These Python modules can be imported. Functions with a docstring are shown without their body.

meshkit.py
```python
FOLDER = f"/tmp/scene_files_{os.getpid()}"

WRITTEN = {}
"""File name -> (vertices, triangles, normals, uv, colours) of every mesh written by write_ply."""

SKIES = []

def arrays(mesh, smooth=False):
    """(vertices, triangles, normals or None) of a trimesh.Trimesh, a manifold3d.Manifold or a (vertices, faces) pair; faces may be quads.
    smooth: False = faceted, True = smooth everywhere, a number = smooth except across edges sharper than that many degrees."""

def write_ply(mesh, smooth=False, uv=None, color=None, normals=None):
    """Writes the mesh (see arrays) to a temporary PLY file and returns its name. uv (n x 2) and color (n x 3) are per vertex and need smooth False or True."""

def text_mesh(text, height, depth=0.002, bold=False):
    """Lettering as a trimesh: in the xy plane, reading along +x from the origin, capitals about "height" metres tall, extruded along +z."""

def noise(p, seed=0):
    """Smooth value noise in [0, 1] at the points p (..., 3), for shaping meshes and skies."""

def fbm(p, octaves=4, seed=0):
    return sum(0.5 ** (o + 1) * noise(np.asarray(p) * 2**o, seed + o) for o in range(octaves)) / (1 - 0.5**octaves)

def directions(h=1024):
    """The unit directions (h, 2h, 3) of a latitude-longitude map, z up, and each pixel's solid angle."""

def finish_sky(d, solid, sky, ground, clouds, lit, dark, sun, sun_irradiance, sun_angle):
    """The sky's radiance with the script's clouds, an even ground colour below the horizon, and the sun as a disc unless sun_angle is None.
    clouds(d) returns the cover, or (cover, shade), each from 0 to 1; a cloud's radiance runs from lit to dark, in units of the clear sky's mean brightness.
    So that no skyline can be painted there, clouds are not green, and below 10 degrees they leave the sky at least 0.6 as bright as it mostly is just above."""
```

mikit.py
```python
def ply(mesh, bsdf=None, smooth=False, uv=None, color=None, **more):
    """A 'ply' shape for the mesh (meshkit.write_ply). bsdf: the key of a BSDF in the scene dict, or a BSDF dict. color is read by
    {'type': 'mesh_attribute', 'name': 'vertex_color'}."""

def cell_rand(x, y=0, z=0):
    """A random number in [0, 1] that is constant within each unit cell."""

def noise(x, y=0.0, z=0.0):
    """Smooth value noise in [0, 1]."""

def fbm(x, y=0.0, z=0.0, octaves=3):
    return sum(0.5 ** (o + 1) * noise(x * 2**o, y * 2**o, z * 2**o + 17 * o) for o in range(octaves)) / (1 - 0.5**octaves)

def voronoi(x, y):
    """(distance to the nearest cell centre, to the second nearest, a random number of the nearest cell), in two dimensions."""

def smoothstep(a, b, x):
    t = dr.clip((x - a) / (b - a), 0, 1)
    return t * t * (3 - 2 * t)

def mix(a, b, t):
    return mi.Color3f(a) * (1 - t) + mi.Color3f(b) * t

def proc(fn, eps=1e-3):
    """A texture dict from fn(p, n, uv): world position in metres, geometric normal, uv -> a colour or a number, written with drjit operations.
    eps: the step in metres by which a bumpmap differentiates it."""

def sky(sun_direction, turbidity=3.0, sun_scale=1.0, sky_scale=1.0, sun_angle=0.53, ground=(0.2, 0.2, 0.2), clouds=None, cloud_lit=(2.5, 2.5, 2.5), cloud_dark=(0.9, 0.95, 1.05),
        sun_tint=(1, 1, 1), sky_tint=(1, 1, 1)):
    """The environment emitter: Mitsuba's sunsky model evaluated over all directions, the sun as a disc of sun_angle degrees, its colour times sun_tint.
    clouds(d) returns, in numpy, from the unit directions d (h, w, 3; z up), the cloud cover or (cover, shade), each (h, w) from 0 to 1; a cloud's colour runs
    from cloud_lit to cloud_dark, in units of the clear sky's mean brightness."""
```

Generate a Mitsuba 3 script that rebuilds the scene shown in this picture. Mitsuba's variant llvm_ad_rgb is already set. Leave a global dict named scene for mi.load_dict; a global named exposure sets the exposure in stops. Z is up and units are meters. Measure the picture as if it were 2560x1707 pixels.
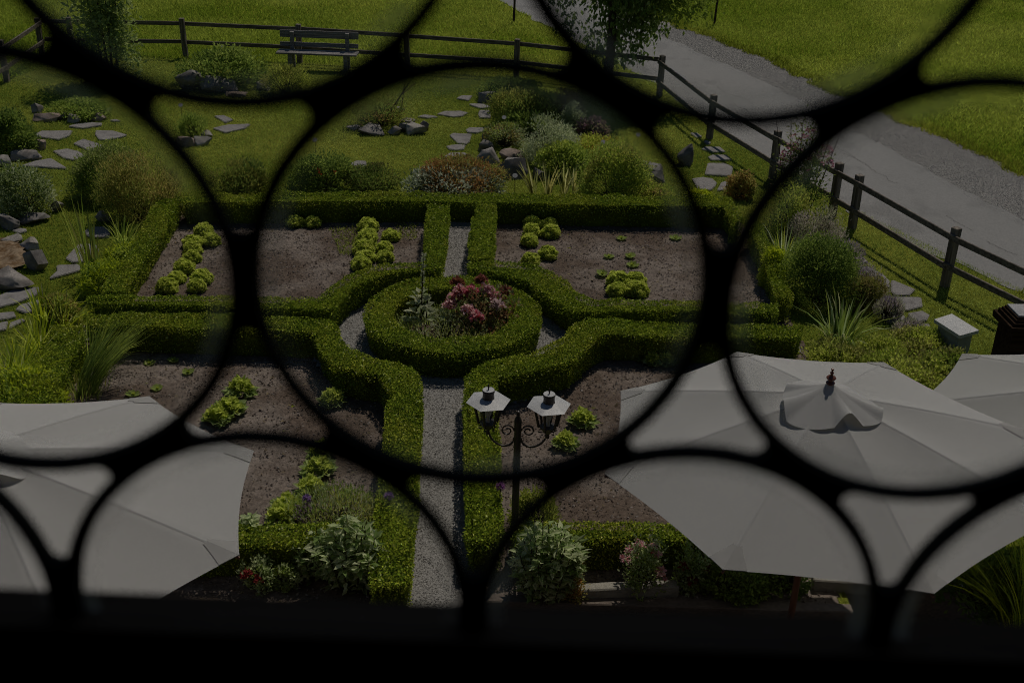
"""A herb and vegetable garden seen from an upper room through a leaded bullseye window. Units are metres, z is up."""
import math
import numpy as np
import drjit as dr
import mitsuba as mi
import trimesh
import mikit, meshkit
from mikit import ply, proc, noise, fbm, voronoi, smoothstep, mix, cell_rand
from shapely.geometry import Polygon, LineString, Point, MultiPolygon, box as sbox
from shapely.ops import unary_union
from shapely import contains_xy, affinity
T = mi.ScalarTransform4f

# ------------------------------------------------------------------ camera, sky, exposure
EYE = np.array([0.0, 0.0, 7.0])
LOOK, UP = np.array([0.0, 0.89196, -0.45211]), np.array([-0.02843, 0.45193, 0.89160])
scene, labels = {}, {}
scene['camera'] = {'type': 'thinlens', 'fov': 47.18, 'fov_axis': 'x', 'aperture_radius': 0.0018, 'focus_distance': 15.5,
                   'near_clip': 0.02, 'far_clip': 2000.0,
                   'to_world': T().look_at(origin=EYE.tolist(), target=(EYE + LOOK).tolist(), up=UP.tolist())}
AZ, EL = math.radians(23.0), math.radians(57.0)
SUN = [math.sin(AZ) * math.cos(EL), math.cos(AZ) * math.cos(EL), math.sin(EL)]
scene['sky'] = mikit.sky(SUN, turbidity=3.0, sky_scale=0.62, sun_tint=(0.91, 1.0, 1.13), ground=(0.1, 0.11, 0.05))
exposure = 0.4


# ------------------------------------------------------------------ materials
def rgb(c): return {'type': 'rgb', 'value': [float(v) for v in c]}
def two(b): return {'type': 'twosided', 'bsdf': b}
VC = {'type': 'mesh_attribute', 'name': 'vertex_color'}
scene['leaf'] = {'type': 'principledthin', 'base_color': VC, 'roughness': 0.36, 'spec_trans': 0.0, 'diff_trans': 1.0, 'eta': 1.4}
scene['box_leaf'] = {'type': 'principledthin', 'base_color': VC, 'roughness': 0.33, 'spec_trans': 0.0, 'diff_trans': 0.35, 'eta': 1.45}
scene['matte'] = two({'type': 'diffuse', 'reflectance': VC})
scene['blade'] = two({'type': 'diffuse', 'reflectance': VC})


def speckle(a, b, s1, s2, grain=0.35):
    """A colour that wanders from a to b in patches of 1/s1 m, with a grain of 1/s2 m."""
    def fn(p, n, uv):
        t = fbm(p.x * s1, p.y * s1, p.z * s1, 4)
        g = fbm(p.x * s2, p.y * s2, p.z * s2, 2)
        return mix(a, b, smoothstep(0.3, 0.7, t)) * (1.0 - grain + 2.0 * grain * g)
    return proc(fn)


def wood(a, b, along=0, s=14.0):
    def fn(p, n, uv):
        q = [p.x, p.y, p.z]
        k = [s * 6, s * 6, s * 6]
        k[along] = s * 0.35
        g = fbm(q[0] * k[0], q[1] * k[1], q[2] * k[2], 3)
        return mix(a, b, smoothstep(0.25, 0.75, g))
    return proc(fn)


def road_fn(p, n, uv):
    t = fbm(p.x * 0.6, p.y * 0.6, 1.0, 4)
    g = fbm(p.x * 40, p.y * 40, 3.0, 2)
    st = smoothstep(0.62, 0.8, fbm(p.x * 2.1, p.y * 1.3, 8.0, 3))
    return mix((0.186, 0.184, 0.178), (0.215, 0.212, 0.206), t) * (0.86 + 0.28 * g) * (1.0 - 0.16 * st)


def soil_fn(p, n, uv):
    t = fbm(p.x * 1.4, p.y * 1.4, 0.0, 4)
    g = fbm(p.x * 28, p.y * 28, 0.0, 3)
    c = cell_rand(p.x * 70, p.y * 70, 0.0)
    base = mix((0.115, 0.088, 0.070), (0.20, 0.168, 0.145), smoothstep(0.32, 0.7, t))
    return base * (0.55 + 0.75 * g) * (0.8 + 0.4 * c)


def gravel_fn(p, n, uv):
    d, d2, r = voronoi(p.x * 75, p.y * 75)
    return mix((0.19, 0.185, 0.176), (0.30, 0.292, 0.28), r) * (0.7 + 0.4 * smoothstep(0.0, 0.25, d2 - d))


def stone_fn(p, n, uv):
    t = fbm(p.x * 5 + 3, p.y * 5, p.z * 5, 4)
    g = fbm(p.x * 45, p.y * 45, p.z * 45, 2)
    li = smoothstep(0.60, 0.70, fbm(p.x * 11, p.y * 11, p.z * 11 + 4, 3))
    return (mix((0.160, 0.146, 0.136), (0.285, 0.265, 0.25), smoothstep(0.3, 0.7, t)) * (0.75 + 0.5 * g)) * (1 - 0.25 * li) + mi.Color3f(0.06, 0.06, 0.05) * li


def dark_stone_fn(p, n, uv):
    return stone_fn(p, n, uv) * mi.Color3f(0.62, 0.62, 0.63)


def warm_stone_fn(p, n, uv):
    return stone_fn(p, n, uv) * mi.Color3f(1.12, 0.98, 0.9)


def pale_stone_fn(p, n, uv):
    return stone_fn(p, n, uv) * mi.Color3f(1.35, 1.36, 1.3)


def flag_fn(p, n, uv):
    t = fbm(p.x * 2.2, p.y * 2.2, 0.0, 4)
    g = fbm(p.x * 38, p.y * 38, 0.0, 2)
    st = smoothstep(0.6, 0.72, fbm(p.x * 6, p.y * 6, 5.0, 3))
    return mix((0.215, 0.205, 0.20), (0.265, 0.255, 0.248), t) * (0.85 + 0.3 * g) * (1 - 0.2 * st)


def turf_fn(p, n, uv):
    t = fbm(p.x * 0.5, p.y * 0.5, 0.0, 4)
    g = fbm(p.x * 9, p.y * 9, 0.0, 3)
    return mix((0.12, 0.14, 0.018), (0.18, 0.19, 0.03), smoothstep(0.3, 0.7, t)) * (0.6 + 0.75 * g)


def meadow_fn(p, n, uv):
    t = fbm(p.x * 0.25, p.y * 0.25, 0.0, 4)
    g = fbm(p.x * 5, p.y * 5, 0.0, 3)
    return mix((0.14, 0.17, 0.018), (0.20, 0.215, 0.03), smoothstep(0.3, 0.7, t)) * (0.65 + 0.65 * g)


def rough(tex, r=0.8, bump=None, scale=0.01):
    b = {'type': 'principled', 'base_color': tex, 'roughness': r, 'specular': 0.3}
    if bump: b = {'type': 'bumpmap', 'arbitrary': bump, 'scale': scale, 'bsdf': b}
    return two(b)


scene['road_mat'] = rough(proc(road_fn), 0.85)
scene['soil_mat'] = two({'type': 'diffuse', 'reflectance': proc(soil_fn)})
scene['gravel_mat'] = two({'type': 'diffuse', 'reflectance': proc(gravel_fn)})
scene['stone_mat'] = two({'type': 'diffuse', 'reflectance': proc(stone_fn)})
scene['dark_stone_mat'] = rough(proc(dark_stone_fn), 0.6)
scene['warm_stone_mat'] = two({'type': 'diffuse', 'reflectance': proc(warm_stone_fn)})
scene['pale_stone_mat'] = two({'type': 'diffuse', 'reflectance': proc(pale_stone_fn)})
scene['flag_mat'] = two({'type': 'diffuse', 'reflectance': proc(flag_fn)})
scene['turf_mat'] = two({'type': 'diffuse', 'reflectance': proc(turf_fn)})
scene['meadow_mat'] = two({'type': 'diffuse', 'reflectance': proc(meadow_fn)})
scene['terrace_mat'] = rough(speckle((0.11, 0.085, 0.07), (0.16, 0.135, 0.115), 1.2, 40), 0.8)
scene['fence_wood'] = rough(wood((0.07, 0.058, 0.046), (0.19, 0.16, 0.13), 0, 5.0), 0.75)
scene['post_wood'] = rough(wood((0.08, 0.066, 0.052), (0.21, 0.178, 0.146), 2, 6.0), 0.75)
scene['bench_wood'] = rough(wood((0.12, 0.112, 0.108), (0.25, 0.236, 0.226), 0, 8.0), 0.6)
scene['dark_timber'] = two({'type': 'diffuse', 'reflectance': wood((0.022, 0.014, 0.009), (0.05, 0.033, 0.022), 0, 6.0)})
scene['casement_wood'] = two({'type': 'diffuse', 'reflectance': wood((0.10, 0.068, 0.046), (0.19, 0.135, 0.095), 0, 7.0)})
scene['facade_timber'] = rough(wood((0.05, 0.033, 0.022), (0.10, 0.068, 0.045), 0, 2.0), 0.8)
scene['lead'] = two({'type': 'principled', 'base_color': rgb((0.028, 0.027, 0.026)), 'roughness': 0.75, 'specular': 0.15})
scene['pane_glass'] = {'type': 'thindielectric', 'int_ior': 1.5}
scene['rim_glass'] = {'type': 'blendbsdf', 'weight': proc(lambda p, n, uv: 0.05 + 0.22 * smoothstep(0.35, 0.75, fbm(p.x * 70, p.z * 70, 2.0, 3))),
                      'first': {'type': 'thindielectric', 'int_ior': 1.5}, 'second': {'type': 'principledthin', 'base_color': rgb((0.62, 0.60, 0.55)), 'roughness': 0.8, 'spec_trans': 0.0, 'diff_trans': 1.2}}
scene['lamp_iron'] = two({'type': 'principled', 'base_color': rgb((0.022, 0.018, 0.015)), 'roughness': 0.4, 'specular': 0.5})
scene['lamp_cap'] = two({'type': 'principled', 'base_color': speckle((0.36, 0.365, 0.37), (0.385, 0.39, 0.395), 9, 20, 0.03), 'roughness': 0.5, 'specular': 0.4})
scene['bulb'] = two({'type': 'diffuse', 'reflectance': rgb((0.55, 0.56, 0.52))})


def canvas_fn(p, n, uv):
    t = fbm(p.x * 1.7, p.y * 1.7, p.z * 1.7, 3)
    w = fbm(p.x * 160, p.y * 160, p.z * 160, 1)
    return mix((0.455, 0.455, 0.448), (0.475, 0.475, 0.466), t) * (0.97 + 0.06 * w)


scene['canvas'] = {'type': 'principledthin', 'base_color': proc(canvas_fn), 'roughness': 0.9, 'spec_trans': 0.0, 'diff_trans': 0.75, 'eta': 1.2}
scene['canvas_patch'] = two({'type': 'diffuse', 'reflectance': speckle((0.27, 0.267, 0.258), (0.285, 0.281, 0.272), 6, 90, 0.04)})
scene['turned_wood'] = two({'type': 'principled', 'base_color': rgb((0.13, 0.045, 0.026)), 'roughness': 0.3, 'specular': 0.5})
scene['pole_wood'] = rough(wood((0.12, 0.05, 0.03), (0.2, 0.09, 0.05), 2, 6), 0.5)
scene['cabinet_paint'] = rough(speckle((0.40, 0.405, 0.40), (0.44, 0.44, 0.435), 4, 60, 0.08), 0.6)
scene['cabinet_side'] = rough(speckle((0.22, 0.235, 0.21), (0.28, 0.29, 0.265), 4, 60, 0.1), 0.6)
scene['pillar_top'] = rough(speckle((0.23, 0.235, 0.24), (0.28, 0.28, 0.285), 6, 40, 0.12), 0.5)
scene['white_disc'] = two({'type': 'diffuse', 'reflectance': rgb((0.37, 0.37, 0.36))})
scene['kerb_mat'] = rough(speckle((0.20, 0.19, 0.165), (0.27, 0.255, 0.22), 5, 50, 0.2), 0.8)
scene['crack_mat'] = two({'type': 'diffuse', 'reflectance': rgb((0.10, 0.097, 0.09))})
scene['brown_soil_mat'] = two({'type': 'diffuse', 'reflectance': speckle((0.12, 0.075, 0.04), (0.25, 0.19, 0.13), 9, 30, 0.4)})
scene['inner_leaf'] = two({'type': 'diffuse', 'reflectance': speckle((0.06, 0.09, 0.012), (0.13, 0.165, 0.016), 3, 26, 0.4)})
scene['twig_mat'] = two({'type': 'diffuse', 'reflectance': rgb((0.06, 0.045, 0.03))})

# ------------------------------------------------------------------ helpers
taken = {}


def numbered(k):
    n = taken.get(k, -1) + 1
    taken[k] = n
    return k if n == 0 else f'{k}_{n:03d}'


def thing(name, label, cat, group=None):
    k = numbered(name)
    labels[k] = {'label': label, 'category': cat}
    if group: labels[k]['group'] = group
    return k


def struct(name, label=None):
    labels[name] = {'kind': 'structure', 'label': label or name.replace('_', ' ')}
    return name


def part(parent, name, shape, label=None, kind=None):
    k = numbered(f'{parent}__{name}')
    scene[k] = shape
    if label or kind:
        labels[k] = {a: b for a, b in (('label', label), ('kind', kind)) if b}
    return k


def cat(ms): return trimesh.util.concatenate(ms)


def bx(x0, x1, y0, y1, z0, z1, bevel=0.0):
    if bevel <= 0:
        m = trimesh.creation.box(extents=[x1 - x0, y1 - y0, z1 - z0])
        m.apply_translation([(x0 + x1) / 2, (y0 + y1) / 2, (z0 + z1) / 2])
        return m
    pts = []
    for sx in (0, 1):
        for sy in (0, 1):
            for sz in (0, 1):
                c = np.array([x1 if sx else x0, y1 if sy else y0, z1 if sz else z0])
                d = np.array([-1 if sx else 1, -1 if sy else 1, -1 if sz else 1]) * bevel
                for k in range(3):
                    e = d.copy(); e[k] = 0
                    pts.append(c + e)
    return trimesh.convex.convex_hull(np.array(pts))


def tube(path, r, sides=8):
    p = np.asarray(path, float)
    r = np.broadcast_to(np.asarray(r, float), (len(p),))
    t = np.gradient(p, axis=0)
    t /= np.linalg.norm(t, axis=1, keepdims=True) + 1e-12
    ref = np.where(np.abs(t[:, 2:]) < 0.9, [[0, 0, 1.0]], [[1.0, 0, 0]])
    a = np.cross(t, ref); a /= np.linalg.norm(a, axis=1, keepdims=True) + 1e-12
    b = np.cross(t, a)
    g = np.arange(sides) * 2 * np.pi / sides
    v = p[:, None] + r[:, None, None] * (np.cos(g)[None, :, None] * a[:, None] + np.sin(g)[None, :, None] * b[:, None])
    n = len(p); i, j = np.meshgrid(np.arange(n - 1), np.arange(sides), indexing='ij')
    q = np.stack([i * sides + j, i * sides + (j + 1) % sides, (i + 1) * sides + (j + 1) % sides, (i + 1) * sides + j], -1).reshape(-1, 4)
    f = np.vstack([q[:, [0, 1, 2]], q[:, [0, 2, 3]]])
    vv = np.vstack([v.reshape(-1, 3), p[:1], p[-1:]])
    k = np.arange(sides); c0, c1 = n * sides, n * sides + 1
    f = np.vstack([f, np.stack([(k + 1) % sides, k, k * 0 + c0], 1), np.stack([(n - 1) * sides + k, (n - 1) * sides + (k + 1) % sides, k * 0 + c1], 1)])
    return trimesh.Trimesh(vv, f, process=False)


def lathe(prof, sides=16):
    return trimesh.creation.revolve(np.asarray(prof, float), sections=sides)


def pick(rng, n, cols, jit=0.18):
    """n colours drawn from a palette of (r, g, b[, weight]) with a jitter in brightness."""
    c = np.array([x[:3] for x in cols], float)
    w = np.array([x[3] if len(x) > 3 else 1.0 for x in cols], float)
    k = rng.choice(len(c), n, p=w / w.sum())
    return c[k] * (1 + jit * rng.standard_normal((n, 1))).clip(0.4, 1.7)


def unit(v): return v / (np.linalg.norm(v, axis=-1, keepdims=True) + 1e-9)


def leaves(P, D, L, W, C, rng, fold=0.25):
    """Pointed folded leaves: base P, axis D, length L, width W, colour C. Two triangles each."""
    n = len(P)
    L, W = np.broadcast_to(L, (n,))[:, None], np.broadcast_to(W, (n,))[:, None]
    D = unit(D)
    S = unit(np.cross(D, rng.standard_normal((n, 3)) * 0.6 + [0, 0, 1.0]))
    N = np.cross(S, D)
    m = P + D * L * 0.45
    V = np.stack([P, m + S * W / 2 + N * W * fold, P + D * L, m - S * W / 2 + N * W * fold], 1).reshape(-1, 3)
    b = np.arange(n)[:, None] * 4
    F = np.vstack([b + [0, 1, 2], b + [0, 2, 3]])
    return V, F, np.repeat(C, 4, axis=0)


def join(parts):
    V, F, C, at = [], [], [], 0
    for v, f, c in parts:
        V.append(v); F.append(f + at); C.append(np.broadcast_to(c, (len(v), 3))); at += len(v)
    return np.vstack(V), np.vstack(F), np.vstack(C)


def lply(parts, bsdf='leaf'):
    V, F, C = join(parts)
    if bsdf in ('leaf', 'box_leaf'): C = C * 2.0     # palettes hold what one face reflects; a thin leaf passes on about as much again
    return ply((V, F), bsdf, smooth=False, color=np.clip(C, 0.002, 0.95))


def dome(rng, n):
    """Points on the upper part of a unit sphere (a little below the equator too)."""
    z = rng.uniform(-0.5, 1, n); a = rng.uniform(0, 2 * np.pi, n); r = np.sqrt(1 - z * z)
    return np.stack([r * np.cos(a), r * np.sin(a), z], 1)


def shrub_leaves(b, n, L, W, cols, rng, lump=0.22, up=0.5, clusters=26, depth=0.8, inner=0.25, spray=0.5, jit=0.2):
    """Foliage of a bush standing at b = (x, y, radius, height): leaves in clumps over a lumpy dome, some inside it."""
    x, y, rx, H = b
    lump = lump + 0.1
    cd = dome(rng, clusters) * (1.06 + lump * rng.uniform(-1, 1, (clusters, 1)))
    k = rng.integers(0, clusters, n)
    d = unit(cd[k] + rng.standard_normal((n, 3)) * 0.33)
    rad = np.linalg.norm(cd[k], axis=1) * (1 - inner * rng.random(n) ** 1.5) * (1 + 0.05 * rng.standard_normal(n))
    e = d * rad[:, None]
    P = np.stack([x + e[:, 0] * rx, y + e[:, 1] * rx * depth, H * 0.36 + e[:, 2] * H * 0.64], 1)
    P[:, 2] = np.maximum(P[:, 2], 0.01)
    D = d * spray + rng.standard_normal((n, 3)) * 0.5 + [0, 0, up]
    tone = pick(rng, clusters, cols, 0.1)[k] * 0.55 + pick(rng, n, cols, jit) * 0.45
    return leaves(P, D, L * rng.uniform(0.6, 1.3, n), W * rng.uniform(0.7, 1.25, n), tone, rng)


def sticks(base, tips, r, mid=None):
    """Thin three-sided twigs from base points to tips, one mesh."""
    n = len(base)
    d = unit(tips - base); a = unit(np.cross(d, [0.3, 0.5, 0.8])); b = np.cross(d, a)
    g = np.arange(3) * 2 * np.pi / 3
    ring = np.cos(g)[None, :, None] * a[:, None] + np.sin(g)[None, :, None] * b[:, None]
    V = np.concatenate([base[:, None] + ring * r, tips[:, None] + ring * r * 0.35], 1)
    f = np.array([[0, 1, 4], [0, 4, 3], [1, 2, 5], [1, 5, 4], [2, 0, 3], [2, 3, 5]])
    return V.reshape(-1, 3), (f[None] + (np.arange(n) * 6)[:, None, None]).reshape(-1, 3)


def blob(x, y, rx, ry, z0, H, seed, lump=0.12, sub=2):
    m = trimesh.creation.icosphere(subdivisions=sub, radius=1.0)
    v = m.vertices * (1 + lump * 2 * (meshkit.noise(m.vertices * 1.7 + 31 * seed) - 0.5))[:, None]
    m.vertices = v * [rx, ry, H / 2] + [x, y, z0 + H / 2]
    return m


def shrub(name, b, label, catg, n, L, W, cols, seed, group=None, core=0.72, flowers=None, **kw):
    rng = np.random.default_rng(seed)
    t = thing(name, label, catg, group)
    part(t, 'foliage', lply([shrub_leaves(b, int(n * 2.1), L, W, cols, rng, **kw)]))
    x, y, rx, H = b
    m = 90
    e = dome(rng, m); e[:, 2] = np.abs(e[:, 2])
    tips = np.stack([x + e[:, 0] * rx * 0.8, y + e[:, 1] * rx * 0.65, 0.08 + e[:, 2] * H * 0.8], 1)
    base = np.stack([x + rng.normal(0, 0.12 * rx, m), y + rng.normal(0, 0.12 * rx, m), np.zeros(m)], 1)
    part(t, 'twigs', ply(sticks(base, tips, 0.006), 'twig_mat'), kind='stuff')
    if flowers:
        fn, fl, fw, fc, fr = flowers
        c2 = dome(rng, fn); c2[:, 2] = np.abs(c2[:, 2])
        P = np.stack([x + c2[:, 0] * rx * 0.95, y + c2[:, 1] * rx * 0.75, H * 0.36 + c2[:, 2] * H * 0.66], 1)
        part(t, 'blossom', lply([bloom(p, fl, fw, fc, fr, rng) for p in P]), kind='stuff')
    return t


def bloom(p, L, W, cols, n, rng):
    d = dome(rng, n)
    return leaves(np.tile(np.asarray(p), (n, 1)) + d * L * 0.25, d, L, W, pick(rng, n, cols, 0.15), rng)


def blades(base, n, L, W, cols, rng, r0=0.06, spread=0.6, lean=(0, 0), droop=0.5, seg=4, jit=0.2):
    """A tuft of n arching blades."""
    a = rng.uniform(0, 2 * np.pi, n); q = np.sqrt(rng.random(n))
    B = np.stack([base[0] + r0 * q * np.cos(a), base[1] + r0 * q * np.sin(a), np.zeros(n)], 1)
    h = np.stack([np.cos(a), np.sin(a), 0 * a], 1) * (spread * rng.uniform(0.15, 1, n))[:, None] + np.array([lean[0], lean[1], 0])
    Ln = (L * rng.uniform(0.55, 1.1, n))[:, None]
    t = np.linspace(0, 1, seg + 1)
    dr_ = droop * rng.uniform(0.4, 1.3, n)[:, None]
    pts = B[:, None] + Ln[:, None] * (h[:, None] * (t ** 1.5)[None, :, None] + np.array([0, 0, 1.0])[None, None] * (t[None, :, None] - dr_[:, None] * (t ** 2.4)[None, :, None] * np.linalg.norm(h, axis=1)[:, None, None]))
    side = unit(np.cross(unit(h + 1e-4), [0, 0, 1.0]) + 0.3 * rng.standard_normal((n, 3)))
    wd = W * np.array([0.55, 1.0, 0.9, 0.6, 0.08])[np.linspace(0, 4, seg + 1).round().astype(int)]
    lft = pts + side[:, None] * wd[None, :, None] / 2
    rgt = pts - side[:, None] * wd[None, :, None] / 2
    V = np.stack([lft, rgt], 2).reshape(n, -1, 3)
    m = 2 * (seg + 1); f = []
    for i in range(seg):
        f += [[2 * i, 2 * i + 1, 2 * i + 3], [2 * i, 2 * i + 3, 2 * i + 2]]
    F = (np.array(f)[None] + (np.arange(n) * m)[:, None, None]).reshape(-1, 3)
    C = np.repeat(pick(rng, n, cols, jit), m, axis=0)
    return V.reshape(-1, 3), F, C


def turf(poly, density, h, w, cols, rng, z=0.0, patch=0.6):
    """Loose single-triangle grass blades over a polygon."""
    x0, y0, x1, y1 = poly.bounds
    n = int((x1 - x0) * (y1 - y0) * density)
    X, Y = rng.uniform(x0, x1, n), rng.uniform(y0, y1, n)
    k = contains_xy(poly, X, Y); X, Y = X[k], Y[k]; n = len(X)
    f = meshkit.fbm(np.stack([X * patch, Y * patch, X * 0], 1), 3)
    g = meshkit.fbm(np.stack([X * 5, Y * 5, X * 0 + 3], 1), 2)
    a = rng.uniform(0, 2 * np.pi, n)
    hh = h * rng.uniform(0.5, 1.2, n) * (0.6 + 0.8 * g)
    B = np.stack([X, Y, np.full(n, z)], 1)
    s = np.stack([np.cos(a), np.sin(a), 0 * a], 1) * (w * rng.uniform(0.6, 1.3, n) / 2)[:, None]
    lean = rng.standard_normal((n, 2)) * 0.5 * hh[:, None]
    tip = B + np.stack([lean[:, 0], lean[:, 1], hh], 1)
    V = np.stack([B - s, B + s, tip], 1).reshape(-1, 3)
    c = np.asarray(cols, float)
    C = c[0] + (c[1] - c[0]) * np.clip((f - 0.3) / 0.4, 0, 1)[:, None]
    C = C * (1 + 0.22 * rng.standard_normal((n, 1))).clip(0.4, 1.7)
    return V, np.arange(3 * n).reshape(-1, 3), np.repeat(C, 3, axis=0)


def sheet(poly, z, bsdf, step=None, amp=0.0, freq=8.0, seed=0):
    """A flat (or, with amp, cloddy) sheet over a polygon."""
    if step is None:
        v, f = trimesh.creation.triangulate_polygon(poly, engine='earcut')
        return ply((np.column_stack([v, np.full(len(v), z)]), f), bsdf)
    x0, y0, x1, y1 = poly.bounds
    nx, ny = int((x1 - x0) / step) + 2, int((y1 - y0) / step) + 2
    gx, gy = np.meshgrid(x0 + np.arange(nx) * step, y0 + np.arange(ny) * step, indexing='ij')
    P = np.stack([gx.ravel(), gy.ravel(), 0 * gx.ravel()], 1)
    P[:, 2] = z + amp * (meshkit.fbm(P * freq + seed, 4) - 0.5) * 2
    i, j = np.meshgrid(np.arange(nx - 1), np.arange(ny - 1), indexing='ij')
    q = np.stack([i * ny + j, (i + 1) * ny + j, (i + 1) * ny + j + 1, i * ny + j + 1], -1).reshape(-1, 4)
    c = P[q].mean(1)
    q = q[contains_xy(poly, c[:, 0], c[:, 1])]
    return ply((P, q), bsdf, smooth=True)


def pebbles(poly, n, r0, r1, cols, rng, z=0.0):
    x0, y0, x1, y1 = poly.bounds
    X, Y = rng.uniform(x0, x1, n * 4), rng.uniform(y0, y1, n * 4)
    k = np.nonzero(contains_xy(poly, X, Y))[0][:n]; X, Y = X[k], Y[k]; n = len(X)
    o = np.array([[1, 0, 0], [0, 1, 0], [-1, 0, 0], [0, -1, 0], [0, 0, 1], [0, 0, -1.0]])
    f = np.array([[0, 1, 4], [1, 2, 4], [2, 3, 4], [3, 0, 4]])
    r = rng.uniform(r0, r1, (n, 1, 1)) * rng.uniform(0.6, 1.3, (n, 1, 3)) * [1, 1, 0.7]
    a = rng.uniform(0, np.pi, n); ca, sa = np.cos(a)[:, None], np.sin(a)[:, None]
    v = (o[None] + 0.25 * rng.standard_normal((n, 6, 3))) * r
    v = np.stack([v[..., 0] * ca - v[..., 1] * sa, v[..., 0] * sa + v[..., 1] * ca, v[..., 2]], -1)
    v += np.stack([X, Y, np.full(n, z)], 1)[:, None]
    return v.reshape(-1, 3), (f[None] + (np.arange(n) * 6)[:, None, None]).reshape(-1, 3), np.repeat(pick(rng, n, cols, 0.15), 6, axis=0)


# ------------------------------------------------------------------ ground
meadow = struct('meadow', 'sunlit green meadow around the garden')
COURT = Polygon([(-14, 0.3), (14, 0.3), (14, 9.0), (3.2, 9.0), (3.2, 8.62), (-0.5, 8.62), (-0.5, 7.9), (-14, 7.9)])
scene['meadow__turf'] = sheet(sbox(-300, -60, 300, 420).difference(sbox(-14, -8, 14, 4).union(COURT)), -0.02, 'meadow_mat')
lawn_poly = Polygon([(-13, 10), (-11.6, 26.0), (-10.9, 28.5), (-5.3, 28.5), (0, 27.6), (3.4, 26.6), (4.35, 23.25), (5.95, 19.1), (7.0, 17.0), (8.5, 14.3), (10.0, 11.7), (10.0, 5.0), (-13, 5.0)]).difference(COURT)
lawn = struct('lawn', 'short garden lawn inside the fence')
scene['lawn__turf'] = sheet(lawn_poly, -0.008, 'turf_mat')
road_poly = Polygon([(9.9, 12.2), (8.35, 14.4), (6.72, 17.2), (5.75, 19.2), (4.7, 22.2), (4.0, 24.3), (3.4, 26.9), (2.2, 30.0), (0.48, 34.07), (-0.67, 37.2), (-3.2, 43.0), (-7.0, 51.0), (-4.2, 52.0), (-0.2, 43.5), (2.0, 37.0), (4.27, 31.75), (5.42, 29.04), (6.33, 26.4), (7.05, 23.97), (7.75, 21.82), (8.7, 18.78), (10.4, 15.0), (11.6, 12.6)])
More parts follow.
